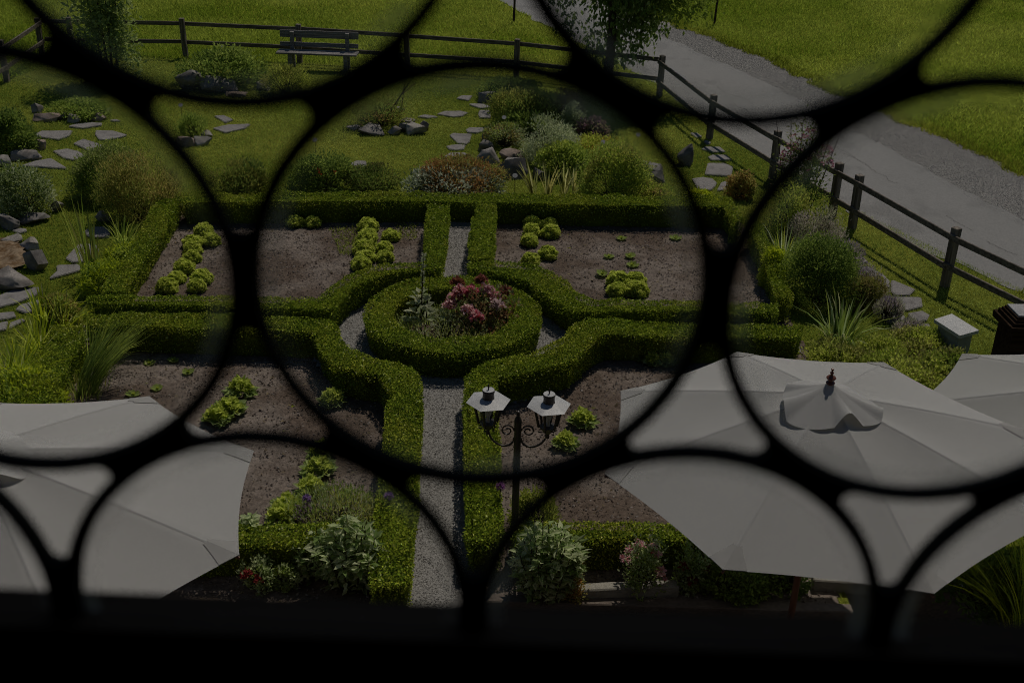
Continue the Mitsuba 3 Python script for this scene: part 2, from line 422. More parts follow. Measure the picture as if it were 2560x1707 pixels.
verge_poly = Polygon([(12.0, 10.0), (9.5, 12.0), (7.0, 18.0), (5.0, 24.0), (2.5, 31.0), (-0.5, 40.0), (-1.2, 44.0), (0.6, 43.6), (3.0, 37.2), (4.81, 33.21), (5.45, 32.24), (6.5, 29.86), (7.15, 27.57), (8.3, 24.99), (9.1, 23.04), (9.75, 21.06), (11.2, 17.6), (13.2, 13.6), (14.4, 11.0)])
rngg = np.random.default_rng(5)


def ragged(poly, amp, rng, step=0.15):
    p = poly.segmentize(step)
    c = np.array(p.exterior.coords)[:-1]
    d = (meshkit.fbm(np.stack([c[:, 0] * 2.3, c[:, 1] * 2.3, 0 * c[:, 0]], 1), 3) - 0.5) * 2 * amp
    e = (meshkit.fbm(np.stack([c[:, 0] * 2.3, c[:, 1] * 2.3, 0 * c[:, 0] + 9], 1), 3) - 0.5) * 2 * amp
    return Polygon(c + np.stack([d, e], 1)).buffer(0)


verge_poly, road_poly = ragged(verge_poly, 0.22, rngg), ragged(road_poly, 0.13, rngg)
struct('verge', 'gravel shoulder between the lane and the meadow')
scene['verge__gravel_bed'] = sheet(verge_poly, -0.004, 'gravel_mat')
struct('lane', 'pale concrete lane outside the fence')
scene['lane__surface'] = sheet(road_poly, 0.003, 'road_mat')
GREY = [(0.19, 0.188, 0.184), (0.25, 0.247, 0.242), (0.31, 0.306, 0.298, 0.6)]
part('verge', 'gravel', lply([pebbles(verge_poly.difference(road_poly.buffer(-0.22)).intersection(sbox(3, 15, 12, 34)), 80000, 0.004, 0.010, GREY, rngg, 0.0)], 'matte'), 'loose grey gravel', 'stuff')
rc = np.random.default_rng(3)
for pts in ([(4.64, 27.39), (4.75, 26.75), (4.93, 26.58), (5.03, 26.40), (5.17, 26.23), (5.26, 25.75)], [(4.79, 26.13), (4.87, 25.59), (4.97, 25.43)], [(6.44, 22.46), (6.58, 22.12), (6.71, 21.78), (6.76, 21.45), (6.82, 21.19), (6.91, 21.07), (6.90, 20.82), (7.03, 20.67)], [(7.40, 19.05), (7.47, 18.78), (7.54, 18.58), (7.63, 18.36)], [(7.69, 17.89), (7.77, 17.70), (7.87, 17.47), (7.98, 17.34)], [(6.34, 22.85), (6.54, 22.44), (6.64, 22.03)]):
    L = LineString(pts).segmentize(0.05)
    c = np.array(L.coords); c = c + rc.standard_normal(c.shape) * 0.012
    part('lane', 'crack', sheet(LineString(c).buffer(0.003 + 0.002 * rc.random()), 0.007, 'crack_mat'))

# flagstones set into the lawn
struct('flagstone_path', 'irregular grey flagstones set as stepping stones in the lawn')
FLAGS = []
for s in ("980,400 1100,365 1330,340 1470,350 1480,385 1210,430", ):
    pass
FLAGS += [
    [(-8.99, 22.69), (-8.89, 22.87), (-8.62, 23.02), (-8.41, 22.99), (-8.35, 22.83), (-8.64, 22.58)], [(-8.33, 23.19), (-8.22, 23.30), (-8.07, 23.17), (-8.21, 23.11)],
    [(-9.45, 22.09), (-9.39, 22.35), (-8.78, 22.43), (-8.73, 22.07), (-8.85, 21.81), (-9.39, 22.00)], [(-8.38, 22.49), (-8.02, 22.50), (-7.65, 22.26), (-7.73, 22.07), (-7.96, 21.87), (-8.10, 21.90), (-8.25, 22.20)],
    [(-8.50, 21.60), (-8.41, 21.92), (-8.02, 21.65), (-7.83, 21.45), (-7.80, 21.24), (-8.02, 21.15)], [(-8.72, 21.13), (-8.50, 21.28), (-8.24, 21.15), (-8.02, 20.92), (-8.02, 20.72), (-8.17, 20.65), (-8.37, 20.73)],
    [(-8.98, 20.24), (-8.80, 20.53), (-8.59, 20.71), (-8.33, 20.45), (-8.06, 20.12), (-8.53, 20.20)], [(-9.18, 19.82), (-9.09, 20.17), (-8.87, 20.05), (-8.91, 19.84), (-9.10, 19.69)], [(-7.90, 20.39), (-7.82, 20.48), (-7.75, 20.35), (-7.82, 20.28)],
    [(-6.81, 17.11), (-6.77, 17.28), (-6.68, 17.38), (-6.53, 17.40), (-6.41, 17.26), (-6.33, 16.98), (-6.58, 16.94)], [(-6.70, 16.10), (-6.70, 16.32), (-6.70, 16.65), (-6.57, 16.68), (-6.43, 16.63), (-6.34, 16.48), (-6.28, 16.26), (-6.22, 16.03), (-6.55, 15.96)],
    [(-6.67, 15.31), (-6.67, 15.62), (-6.74, 15.82), (-6.44, 15.90), (-6.34, 15.81), (-6.33, 15.68), (-6.51, 15.47)], [(-7.93, 17.14), (-7.85, 17.24), (-7.72, 17.23), (-7.67, 17.11), (-7.76, 17.01)],
    [(-7.15, 14.23), (-7.25, 14.56), (-7.08, 14.87), (-6.96, 15.04), (-6.69, 15.06), (-6.64, 14.90), (-6.66, 14.76), (-6.82, 14.51)], [(-6.74, 14.30), (-6.74, 14.46), (-6.54, 14.66), (-6.47, 14.30), (-6.55, 14.19), (-6.67, 14.26)], [(-6.97, 13.91), (-7.07, 14.15), (-6.74, 14.25), (-6.65, 14.08), (-6.74, 14.00)],
    [(-6.59, 13.64), (-6.66, 13.90), (-6.54, 14.04), (-6.47, 13.97), (-6.55, 13.81)], [(-6.82, 13.56), (-6.93, 13.81), (-6.71, 13.95), (-6.63, 13.69)],
    [(-1.38, 25.58), (-1.33, 25.76), (-1.24, 25.86), (-1.03, 25.88), (-1.10, 25.44)], [(-1.12, 25.16), (-0.97, 25.21), (-0.68, 25.18), (-0.60, 24.94), (-0.82, 24.84)], [(-1.73, 24.30), (-1.60, 24.54), (-1.25, 24.61), (-1.06, 24.49), (-1.18, 24.22), (-1.37, 24.12), (-1.52, 24.21)],
    [(-2.13, 24.10), (-1.98, 24.24), (-1.78, 24.19), (-1.66, 24.10), (-1.89, 24.00)], [(-0.86, 24.44), (-0.84, 24.70), (-0.62, 24.73), (-0.58, 24.13), (-0.82, 24.13)], [(-1.07, 23.26), (-1.01, 23.41), (-0.70, 23.44), (-0.66, 23.20), (-0.82, 23.04), (-1.02, 23.07)],
    [(-1.38, 22.85), (-1.33, 22.97), (-0.92, 22.96), (-0.95, 22.43), (-1.00, 22.27), (-1.19, 22.32)], [(-1.41, 22.12), (-1.20, 22.25), (-1.01, 22.22), (-1.05, 21.93), (-1.22, 21.85), (-1.33, 21.91)], [(-1.40, 21.47), (-1.31, 21.69), (-1.02, 21.72), (-0.95, 21.60), (-0.87, 21.07), (-1.32, 21.03)],
    [(-3.12, 20.90), (-3.00, 21.08), (-2.82, 21.05), (-2.76, 20.70), (-3.05, 20.67)], [(-6.32, 23.71), (-6.12, 23.78), (-5.85, 23.49), (-5.96, 23.22)], [(-6.14, 22.84), (-5.88, 23.12), (-5.43, 23.22), (-5.48, 22.91), (-5.81, 22.57)],
    [(3.52, 23.47), (3.68, 23.49), (3.76, 23.23), (3.62, 23.14)], [(3.75, 22.92), (3.82, 23.00), (3.90, 22.83), (3.82, 22.65)], [(3.63, 22.40), (3.72, 22.54), (4.02, 22.56), (4.08, 22.25), (3.81, 22.18)], [(3.68, 21.92), (3.78, 22.03), (4.06, 22.06), (4.15, 21.78), (3.71, 21.69)],
    [(3.50, 20.82), (3.62, 21.50), (3.93, 21.55), (4.09, 21.36), (3.97, 20.79)], [(3.22, 20.58), (3.43, 20.68), (3.60, 20.63), (3.65, 20.40), (3.58, 20.19), (3.50, 19.98), (3.26, 20.00)], [(3.58, 19.94), (3.73, 20.41), (3.86, 20.55), (3.81, 20.21), (3.74, 20.00)],
    [(5.14, 18.09), (5.24, 18.20), (5.30, 17.85), (5.25, 17.70), (5.15, 17.74)], [(5.20, 17.41), (5.36, 17.57), (5.43, 17.27), (5.19, 17.20)], [(5.17, 17.09), (5.44, 17.22), (5.49, 16.86), (5.30, 16.74), (5.18, 16.82)],
    [(5.28, 16.65), (5.44, 16.66), (5.59, 16.33), (5.62, 16.12), (5.53, 15.81), (5.39, 16.23)], [(5.66, 16.17), (5.75, 16.05), (5.93, 15.86), (5.78, 15.63), (5.55, 15.60), (5.54, 15.75)], [(5.35, 15.70), (5.44, 15.59), (5.42, 15.24), (5.29, 15.18), (5.20, 15.38)],
    [(5.54, 15.56), (5.94, 15.56), (5.84, 15.23), (5.56, 15.07), (5.48, 15.28)], [(5.24, 14.93), (5.36, 15.02), (5.51, 14.91), (5.45, 14.77), (5.22, 14.68)], [(5.56, 14.99), (5.80, 15.10), (5.87, 14.96), (5.78, 14.79), (5.57, 14.70)], [(5.55, 14.60), (5.77, 14.70), (5.77, 14.58), (5.56, 14.32), (5.51, 14.38)]]
FLAG_POLYS = []
for i, pts in enumerate(FLAGS):
    pg = Polygon(pts).buffer(0)
    pg = pg.buffer(-0.03).buffer(0.05).buffer(-0.02)
    if pg.geom_type != 'Polygon': pg = max(pg.geoms, key=lambda g: g.area)
    pg = ragged(pg, 0.025, rngg, 0.08)
    if pg.geom_type != 'Polygon': pg = max(pg.geoms, key=lambda g: g.area)
    pg = pg.simplify(0.012)
    FLAG_POLYS.append(pg)
    m = trimesh.creation.extrude_polygon(pg, 0.055, engine='earcut'); m.apply_translation([0, 0, -0.035])
    top = pg.buffer(-0.012)
    if top.geom_type == 'Polygon' and not top.is_empty:
        m2 = trimesh.creation.extrude_polygon(top, 0.008, engine='earcut'); m2.apply_translation([0, 0, 0.0195])
        m = cat([m, m2])
    part('flagstone_path', 'flagstone', ply(m, 'flag_mat'))

# the formal garden: soil, gravel paths, clipped box hedges
HZ = 0.45
RING_C, RING_R = np.array([-0.78, 13.79]), 1.16
soil_poly = Polygon([(-5.78, 18.76), (3.78, 19.44), (3.86, 14.34), (3.96, 12.88), (2.6, 6.2), (-4.9, 6.2), (-5.50, 11.84)]).difference(COURT)
struct('garden_soil', 'bare crumbly brown soil of the vegetable beds')
scene['garden_soil__beds'] = sheet(soil_poly, 0.006, 'soil_mat', 0.04, 0.02, 7.0)
part('garden_soil', 'clods', lply([pebbles(soil_poly, 60000, 0.004, 0.015, [(0.09, 0.068, 0.055), (0.17, 0.142, 0.124), (0.26, 0.23, 0.21, 0.7)], rngg, 0.012)], 'matte'), 'crumbs of soil and small stones', 'stuff')
psi = -0.0278
axis = lambda s, o: (RING_C[0] + math.sin(psi) * s + math.cos(psi) * o, RING_C[1] + math.cos(psi) * s - math.sin(psi) * o)
part('garden_soil', 'leaf_litter', lply([turf(soil_poly, 22, 0.025, 0.045, [(0.14, 0.11, 0.06), (0.2, 0.17, 0.11)], rngg, 0.02)]), 'dry bits of leaf scattered on the soil', 'stuff')
path_poly = unary_union([Polygon([axis(-5.8, -0.34), axis(-5.8, 0.34), axis(4.6, 0.24), axis(4.6, -0.24)]), Point(*RING_C).buffer(1.85), Polygon([axis(-0.22, -4.9), axis(-0.22, 4.6), axis(0.22, 4.6), axis(0.22, -4.9)])]).difference(Point(*RING_C).buffer(1.0))
struct('gravel_path', 'pale grey gravel path round the circular hedge')
scene['gravel_path__bed'] = sheet(path_poly, 0.034, 'gravel_mat', 0.06, 0.004, 10.0)
part('gravel_path', 'gravel', lply([pebbles(path_poly, 80000, 0.0045, 0.0095, [(0.19, 0.182, 0.172), (0.27, 0.26, 0.246), (0.34, 0.328, 0.312, 0.7)], rngg, 0.036)], 'matte'), 'loose grey gravel', 'stuff')
struct('terrace', 'brown terrace below the window, one step lower than the garden')
scene['terrace__floor'] = sheet(COURT, -0.35, 'terrace_mat')
part('terrace', 'retaining_wall', ply(cat([bx(-0.5, 3.2, 8.5, 8.62, -0.4, 0.02, 0.01), bx(3.202, 14, 8.9, 9.02, -0.4, 0.02, 0.01), bx(-14, -0.502, 7.84, 7.96, -0.4, 0.0, 0.01), bx(-0.6, -0.502, 7.965, 8.6, -0.4, 0.0)]), 'terrace_mat'))

BOX = [(0.15, 0.19, 0.018), (0.11, 0.155, 0.015), (0.21, 0.245, 0.03, 0.8), (0.06, 0.095, 0.012, 0.9), (0.33, 0.36, 0.13, 0.16)]
BOX2 = [(0.18, 0.205, 0.022), (0.23, 0.24, 0.034), (0.11, 0.14, 0.016), (0.34, 0.34, 0.12, 0.15)]


def hedge(poly, label, seed, h=HZ, dens=3900, leaf=0.030, cols=BOX):
    rng = np.random.default_rng(seed)
    poly = poly.buffer(0).buffer(0.03).buffer(-0.03)
    if poly.geom_type != 'Polygon': poly = max(poly.geoms, key=lambda g: g.area)
    t = thing('box_hedge', label, 'hedge')
    # clipped top, a little rounded at the rim
    x0, y0, x1, y1 = poly.bounds
    n = int((x1 - x0) * (y1 - y0) * dens)
    X, Y = rng.uniform(x0, x1, n), rng.uniform(y0, y1, n)
    k = contains_xy(poly, X, Y); X, Y = X[k], Y[k]
    from shapely import distance, points
    edge = distance(poly.exterior, points(np.stack([X, Y], 1)))
    for r in poly.interiors: edge = np.minimum(edge, distance(r, points(np.stack([X, Y], 1))))
    lum = meshkit.fbm(np.stack([X * 3.1, Y * 3.1, X * 0], 1), 3, seed) - 0.5
    Z = h + 0.15 * lum - 0.045 * np.exp(-(edge / 0.05) ** 2) + rng.uniform(-0.025, 0.012, len(X))
    D = rng.standard_normal((len(X), 3)) * 0.75 + [0, 0, 0.75]
    Pt, Dt = np.stack([X, Y, Z], 1), D
    # the sides
    Ps, Ds = [], []
    for ringx in [poly.exterior, *poly.interiors]:
        L = ringx.length; m = int(L * h * dens * 0.75)
        s = rng.uniform(0, L, m)
        from shapely import line_interpolate_point, get_x, get_y
        a, b = line_interpolate_point(ringx, s), line_interpolate_point(ringx, (s + 0.02) % L)
        ax, ay, bxx, by = get_x(a), get_y(a), get_x(b), get_y(b)
        nx, ny = by - ay, -(bxx - ax); q = np.hypot(nx, ny) + 1e-9; nx, ny = nx / q, ny / q
        inside = contains_xy(poly, ax + nx * 0.02, ay + ny * 0.02)
        sg = np.where(inside, -1, 1); nx, ny = nx * sg, ny * sg
        z = rng.uniform(0.02, h - 0.02, m)
        bul = 0.10 * (meshkit.fbm(np.stack([ax * 3.1, ay * 3.1, z * 3], 1), 3, seed) - 0.5) + rng.uniform(-0.03, 0.015, m) - 0.055 * (1 - z / h) - 0.01
        Ps.append(np.stack([ax + nx * bul, ay + ny * bul, z], 1))
        Ds.append(np.stack([nx, ny, 0 * nx + 0.25], 1) + rng.standard_normal((m, 3)) * 0.6)
    ni = int(0.3 * len(Pt))
    q = rng.integers(0, len(Pt), ni)
    Pi = Pt[q] * [1, 1, 0] + np.stack([0 * q, 0 * q, rng.uniform(0.05, 0.93, ni) * h], 1)
    kin = contains_xy(poly.buffer(-0.04), Pi[:, 0], Pi[:, 1])
    Pi = Pi[kin]
    P, D = np.vstack([Pt, *Ps, Pi]), np.vstack([Dt, *Ds, rng.standard_normal(Pi.shape)])
    pt = meshkit.fbm(P * 1.3 + 7, 3, seed)
    c1, c2 = pick(rng, len(P), cols, 0.2), pick(rng, len(P), BOX2, 0.2)
    C = np.where((pt + 0.08 * rng.standard_normal(len(P)) > 0.56)[:, None], c2, c1)
    part(t, 'foliage', lply([leaves(P - unit(D) * leaf * 0.4, D, leaf * rng.uniform(0.6, 1.25, len(P)), leaf * 0.62 * rng.uniform(0.7, 1.2, len(P)), C, rng)], 'box_leaf'))
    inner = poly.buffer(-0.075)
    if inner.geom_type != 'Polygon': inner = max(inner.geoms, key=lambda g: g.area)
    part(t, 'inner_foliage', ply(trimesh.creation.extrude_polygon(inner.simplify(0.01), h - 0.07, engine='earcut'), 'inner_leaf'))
    return t


def hp(s): return Polygon(s)


ringp = Point(*RING_C).buffer(RING_R, 24).difference(Point(RING_C[0], RING_C[1] - 0.02).buffer(RING_R - 0.40, 24))
hedge(ringp, 'round ring-shaped box hedge at the middle of the garden', 11)
hedge(hp([(-5.51, 17.96), (-3.85, 18.10), (-2.56, 18.20), (-1.45, 18.30), (-0.73, 18.36), (-0.202, 18.36), (1.05, 18.43), (2.05, 18.47), (3.12, 18.52), (3.58, 18.49), (3.62, 17.45), (3.43, 17.33), (3.37, 18.07), (1.93, 18.02), (0.93, 17.98), (-0.169, 17.98), (-0.78, 17.93), (-1.59, 17.94), (-3.56, 17.76), (-5.30, 17.56)]), 'long straight box hedge closing the garden at the back', 12, dens=3200)
hedge(hp([(-5.41, 17.89), (-5.37, 17.70), (-5.28, 16.34), (-5.23, 15.22), (-5.16, 14.14), (-5.51, 14.12), (-5.57, 15.84), (-5.76, 17.93)]), 'box hedge along the left edge of the rear left bed', 13)
hedge(hp([(-5.37, 13.11), (-5.20, 12.74), (-5.19, 12.11), (-5.12, 11.53), (-5.08, 11.10), (-5.04, 10.50), (-5.47, 10.47), (-5.66, 12.08), (-5.75, 13.09)]), 'box hedge along the left edge of the front left bed', 14)
hedge(hp([(-5.60, 13.92), (-4.42, 14.04), (-3.18, 14.06), (-2.60, 14.13), (-2.48, 14.42), (-2.32, 14.80), (-2.04, 15.17), (-1.54, 15.32), (-1.28, 15.38), (-1.02, 15.40), (-1.01, 15.23), (-1.38, 15.14), (-1.71, 14.99), (-1.99, 14.76), (-2.16, 14.47), (-2.27, 14.05), (-2.32, 13.78), (-3.03, 13.76), (-4.13, 13.77), (-5.40, 13.74), (-5.55, 13.76)]), 'box hedge in front of the rear left bed, curving round the ring', 15)
hedge(hp([(-1.41, 17.75), (-1.06, 17.78), (-1.02, 17.00), (-1.00, 16.08), (-0.99, 15.43), (-1.32, 15.41), (-1.33, 15.75), (-1.41, 16.97)]), 'short box hedge left of the rear gravel path', 16)
hedge(hp([(-0.64, 17.81), (-0.63, 17.38), (-0.68, 17.15), (-0.68, 16.60), (-0.69, 16.29), (-0.67, 15.60), (-0.289, 15.63), (-0.300, 15.85), (-0.285, 16.63), (-0.285, 17.41), (-0.308, 17.84)]), 'short uneven box hedge right of the rear gravel path', 17)
hedge(hp([(-0.66, 15.45), (-0.285, 15.48), (0.082, 15.43), (0.350, 15.40), (0.53, 15.19), (0.75, 14.86), (0.90, 14.43), (1.05, 14.24), (2.25, 14.34), (2.78, 14.33), (3.55, 14.33), (3.52, 14.06), (3.24, 14.02), (2.22, 14.06), (1.18, 13.92), (0.80, 13.91), (0.60, 14.15), (0.424, 14.45), (0.284, 14.63), (0.163, 14.86), (-0.163, 15.10), (-0.64, 15.25)]), 'box hedge in front of the rear right bed, curving round the ring', 18)
hedge(hp([(-5.47, 13.41), (-4.22, 13.52), (-3.11, 13.50), (-2.55, 13.49), (-2.34, 13.47), (-2.20, 13.26), (-2.13, 12.99), (-1.99, 12.71), (-1.81, 12.57), (-1.61, 12.43), (-1.47, 12.40), (-1.18, 12.21), (-1.04, 12.00), (-1.00, 11.72), (-0.99, 11.59), (-0.92, 10.66), (-0.89, 9.84), (-0.86, 9.23), (-0.83, 8.52), (-0.82, 8.20), (-1.21, 8.19), (-1.22, 8.50), (-1.28, 9.17), (-1.31, 9.93), (-1.34, 10.59), (-1.39, 11.28), (-1.35, 11.55), (-1.42, 11.73), (-1.58, 12.04), (-1.74, 12.05), (-2.05, 12.19), (-2.21, 12.40), (-2.38, 12.70), (-2.44, 12.97), (-2.54, 13.08), (-2.98, 13.12), (-4.11, 13.11), (-4.67, 13.11), (-5.35, 13.11)]), 'box hedge behind the front left bed, curving down beside the path', 19, dens=4600)
hedge(hp([(3.77, 13.68), (2.88, 13.65), (2.17, 13.65), (1.55, 13.70), (1.08, 13.71), (0.98, 13.70), (0.75, 13.47), (0.59, 13.09), (0.276, 12.75), (-0.044, 12.57), (-0.300, 12.41), (-0.470, 12.25), (-0.54, 12.03), (-0.53, 11.67), (-0.51, 11.06), (-0.481, 10.39), (-0.417, 9.44), (-0.374, 8.87), (-0.015, 8.88), (-0.053, 9.46), (-0.073, 10.25), (-0.100, 10.73), (-0.125, 11.08), (-0.135, 11.51), (-0.160, 11.97), (-0.134, 12.05), (0.156, 12.14), (0.484, 12.35), (0.75, 12.51), (1.08, 13.14), (1.21, 13.27), (1.52, 13.27), (2.12, 13.25), (2.83, 13.28), (3.67, 13.33)]), 'box hedge behind the front right bed, curving down beside the path', 20, dens=4600)
hedge(hp([(-3.18, 9.01), (-2.25, 9.05), (-1.37, 9.09), (-1.33, 8.76), (-2.18, 8.72), (-3.09, 8.68)]), 'low box hedge in front of the front left bed', 21, dens=4600)
hedge(hp([(0.029, 9.20), (0.70, 9.23), (1.41, 9.25), (2.42, 9.27), (2.38, 9.00), (1.60, 9.00), (0.72, 8.93), (0.033, 8.89)]), 'low box hedge in front of the front right bed', 22, dens=4600)
hedge(hp([(3.63, 17.35), (3.64, 16.38), (3.61, 15.19), (3.57, 14.54), (3.82, 14.55), (3.82, 15.20), (3.87, 16.40), (3.86, 17.36)]), 'box hedge along the right edge of the rear right bed', 23)

# turf of lawn and meadow
solid = unary_union([soil_poly, *[f_.buffer(-0.03) for f_ in FLAG_POLYS]])
grass_poly = lawn_poly.intersection(sbox(-11.6, 8.5, 9, 29)).difference(solid)
lawn_grass = [turf(grass_poly, 2200, 0.045, 0.011, [(0.12, 0.166, 0.028), (0.225, 0.258, 0.058)], rngg, -0.008)]
labels['lawn_grass'] = {'kind': 'stuff', 'label': 'short mown grass of the garden lawn'}
scene['lawn_grass'] = lply(lawn_grass)
out = sbox(-22, 24, 24, 46).union(sbox(5, 10, 24, 30)).difference(unary_union([lawn_poly, road_poly.buffer(0.0), verge_poly]))
labels['meadow_grass'] = {'kind': 'stuff', 'label': 'longer bright grass of the meadow beyond the fence and lane'}
scene['meadow_grass'] = lply([turf(out, 700, 0.10, 0.022, [(0.14, 0.19, 0.02), (0.25, 0.285, 0.05)], rngg, -0.02, 0.35),
                              turf(verge_poly.buffer(0.35).difference(verge_poly.buffer(-0.12)).intersection(sbox(4, 12, 14, 40)).difference(road_poly), 900, 0.10, 0.022, [(0.10, 0.12, 0.012), (0.19, 0.20, 0.03)], rngg, -0.01)])

# ------------------------------------------------------------------ fences
FH = 0.92


def post_mesh(x, y, yaw, h=FH, w=0.115, lean=0.0):
    m = bx(-w / 2, w / 2, -w / 2, w / 2, -0.05, h, 0.008)
    m.apply_transform(trimesh.transformations.rotation_matrix(lean, [0, 1, 0]))
    m.apply_transform(trimesh.transformations.rotation_matrix(yaw, [0, 0, 1]))
    m.apply_translation([x, y, 0])
    return m


def rail_mesh(a, b, z0, z1, off, hgt=0.095, th=0.035):
    a, b = np.array(a), np.array(b)
    d = b - a; L = np.hypot(*d); d /= L; nrm = np.array([-d[1], d[0]]) * off
    m = bx(-0.04, L + 0.04, -th / 2, th / 2, -hgt / 2, hgt / 2, 0.006)
    sl = math.atan2(z1 - z0, L)
    m.apply_transform(trimesh.transformations.rotation_matrix(-sl, [0, 1, 0]))
    m.apply_transform(trimesh.transformations.rotation_matrix(math.atan2(d[1], d[0]), [0, 0, 1]))
    m.apply_translation([a[0] + nrm[0], a[1] + nrm[1], z0])
    return m


def fence(posts, label, seed, off=0.08, rails=(0.79, 0.345), skip=()):
    rng = np.random.default_rng(seed)
    t = thing('post_and_rail_fence', label, 'fence')
    for i, p in enumerate(posts):
        if i in skip: continue
        q = posts[min(i + 1, len(posts) - 1)]; o = posts[max(i - 1, 0)]
        yaw = math.atan2(q[1] - o[1], q[0] - o[0])
        part(t, 'post', ply(post_mesh(p[0], p[1], yaw, FH + rng.uniform(-0.02, 0.02), lean=rng.uniform(-0.02, 0.02)), 'post_wood'))
    for z in rails:
        for a, b in zip(posts[:-1], posts[1:]):
            part(t, 'rail', ply(rail_mesh(a, b, z + rng.uniform(-0.012, 0.012), z + rng.uniform(-0.012, 0.012), off), 'fence_wood'))


fence([(3.19, 26.37), (3.89, 23.17), (4.72, 20.75), (5.40, 18.91), (5.60, 18.33), (6.42, 16.04), (7.5, 13.9), (8.7, 11.7)], 'dark wooden post-and-rail fence between the garden and the lane', 1, -0.08)
fence([(-11.55, 28.6), (-10.92, 28.62), (-8.21, 28.75), (-5.36, 28.5), (-2.7, 28.1), (-0.08, 27.63), (3.08, 26.45)], 'dark wooden post-and-rail fence along the back behind the bench', 2, 0.08, skip=(0, 6))
fence([(-11.62, 28.45), (-11.5, 25.98), (-11.6, 23.3), (-11.7, 20.6)], 'dark wooden fence running toward the house at the far left', 3, 0.08)

# ------------------------------------------------------------------ bench
bench = thing('garden_bench', 'dark grey slatted wooden bench in front of the back fence', 'bench')
bm = np.array((-4.80, 27.97)); BL = 1.88


def bput(m):
    m.apply_transform(trimesh.transformations.rotation_matrix(-0.035, [0, 0, 1]))
    m.apply_translation([bm[0], bm[1], 0]); return m


for z0, z1, y in ((0.69, 0.86, 0.13), (0.485, 0.59, 0.09)):
    part(bench, 'back_slat', ply(bput(bx(-BL / 2, BL / 2, y, y + 0.03, z0, z1, 0.005)), 'bench_wood'))
for k in range(3):
    part(bench, 'seat_slat', ply(bput(bx(-BL / 2 - 0.02, BL / 2 + 0.02, -0.33 + k * 0.135, -0.33 + k * 0.135 + 0.115, 0.39, 0.43, 0.006)), 'bench_wood'))
for sx in (-0.64, 0.68):
    fr = cat([bx(sx - 0.045, sx + 0.045, 0.04, 0.127, 0.43, 0.84, 0.006), bx(sx - 0.045, sx + 0.045, -0.30, -0.21, 0, 0.33, 0.006), bx(sx - 0.045, sx + 0.045, 0.04, 0.127, 0, 0.43, 0.006), bx(sx - 0.04, sx + 0.04, -0.32, 0.1, 0.332, 0.388, 0.006)])
    part(bench, 'leg_frame', ply(bput(fr), 'bench_wood'))

# slender stakes in the meadow
for p, hh, lb in (((-0.213, 33.92), 2.4, 'thin dark stake standing in the meadow behind the back fence'), ((5.57, 34.37), 2.2, 'thin dark stake in the meadow right of the lane')):
    t = thing('stake', lb, 'stake')
    scene[t] = ply(tube([(p[0], p[1], -0.05), (p[0] + 0.03, p[1], hh / 2), (p[0] + 0.05, p[1] + 0.02, hh)], [0.035, 0.03, 0.025], 7), 'twig_mat', smooth=True)

# ------------------------------------------------------------------ rocks
ROCK_MATS = {'g': 'stone_mat', 'd': 'dark_stone_mat', 'w': 'warm_stone_mat', 'p': 'pale_stone_mat'}


def rock_mesh(b, seed, squash=1.0, ry=0.75):
    rng = np.random.default_rng(seed)
    x, y, r, H = b
    p = unit(rng.standard_normal((16, 3))) * rng.uniform(0.8, 1.1, (16, 1))
    m = trimesh.convex.convex_hull(p)
    m = m.subdivide().subdivide()
    v = np.array(m.vertices)
    v *= (1 + 0.16 * (meshkit.fbm(v * 2.2 + seed, 3) - 0.5) * 2)[:, None]
    v = v / np.abs(v).max(0)
    Hh = max(0.72 * H, 0.42 * r) * squash
    v = v * [r * 1.32, r * ry * 1.25, Hh * 0.85] + [x, y, Hh * 0.38]
    return trimesh.Trimesh(v, m.faces, process=False)


ORD = ['first', 'second', 'third', 'fourth', 'fifth', 'sixth', 'seventh', 'eighth', 'ninth', 'tenth', 'eleventh', 'twelfth', 'thirteenth', 'fourteenth']
TONE = {'g': 'grey', 'd': 'dark grey', 'w': 'brownish grey', 'p': 'pale'}


def rocks(where, items, seed0):
    """items: (box, tone, label or None); where describes the row, counted from the left."""
    order = sorted(range(len(items)), key=lambda i: items[i][0][0])
    for rank, i in enumerate(order):
        b, tone, lb = items[i]
        t = thing('rock', lb or f'{TONE[tone]} rock, {ORD[rank]} from the left {where}', 'rock')
        scene[t] = ply(rock_mesh(b, seed0 * 50 + i), ROCK_MATS[tone], smooth=32)


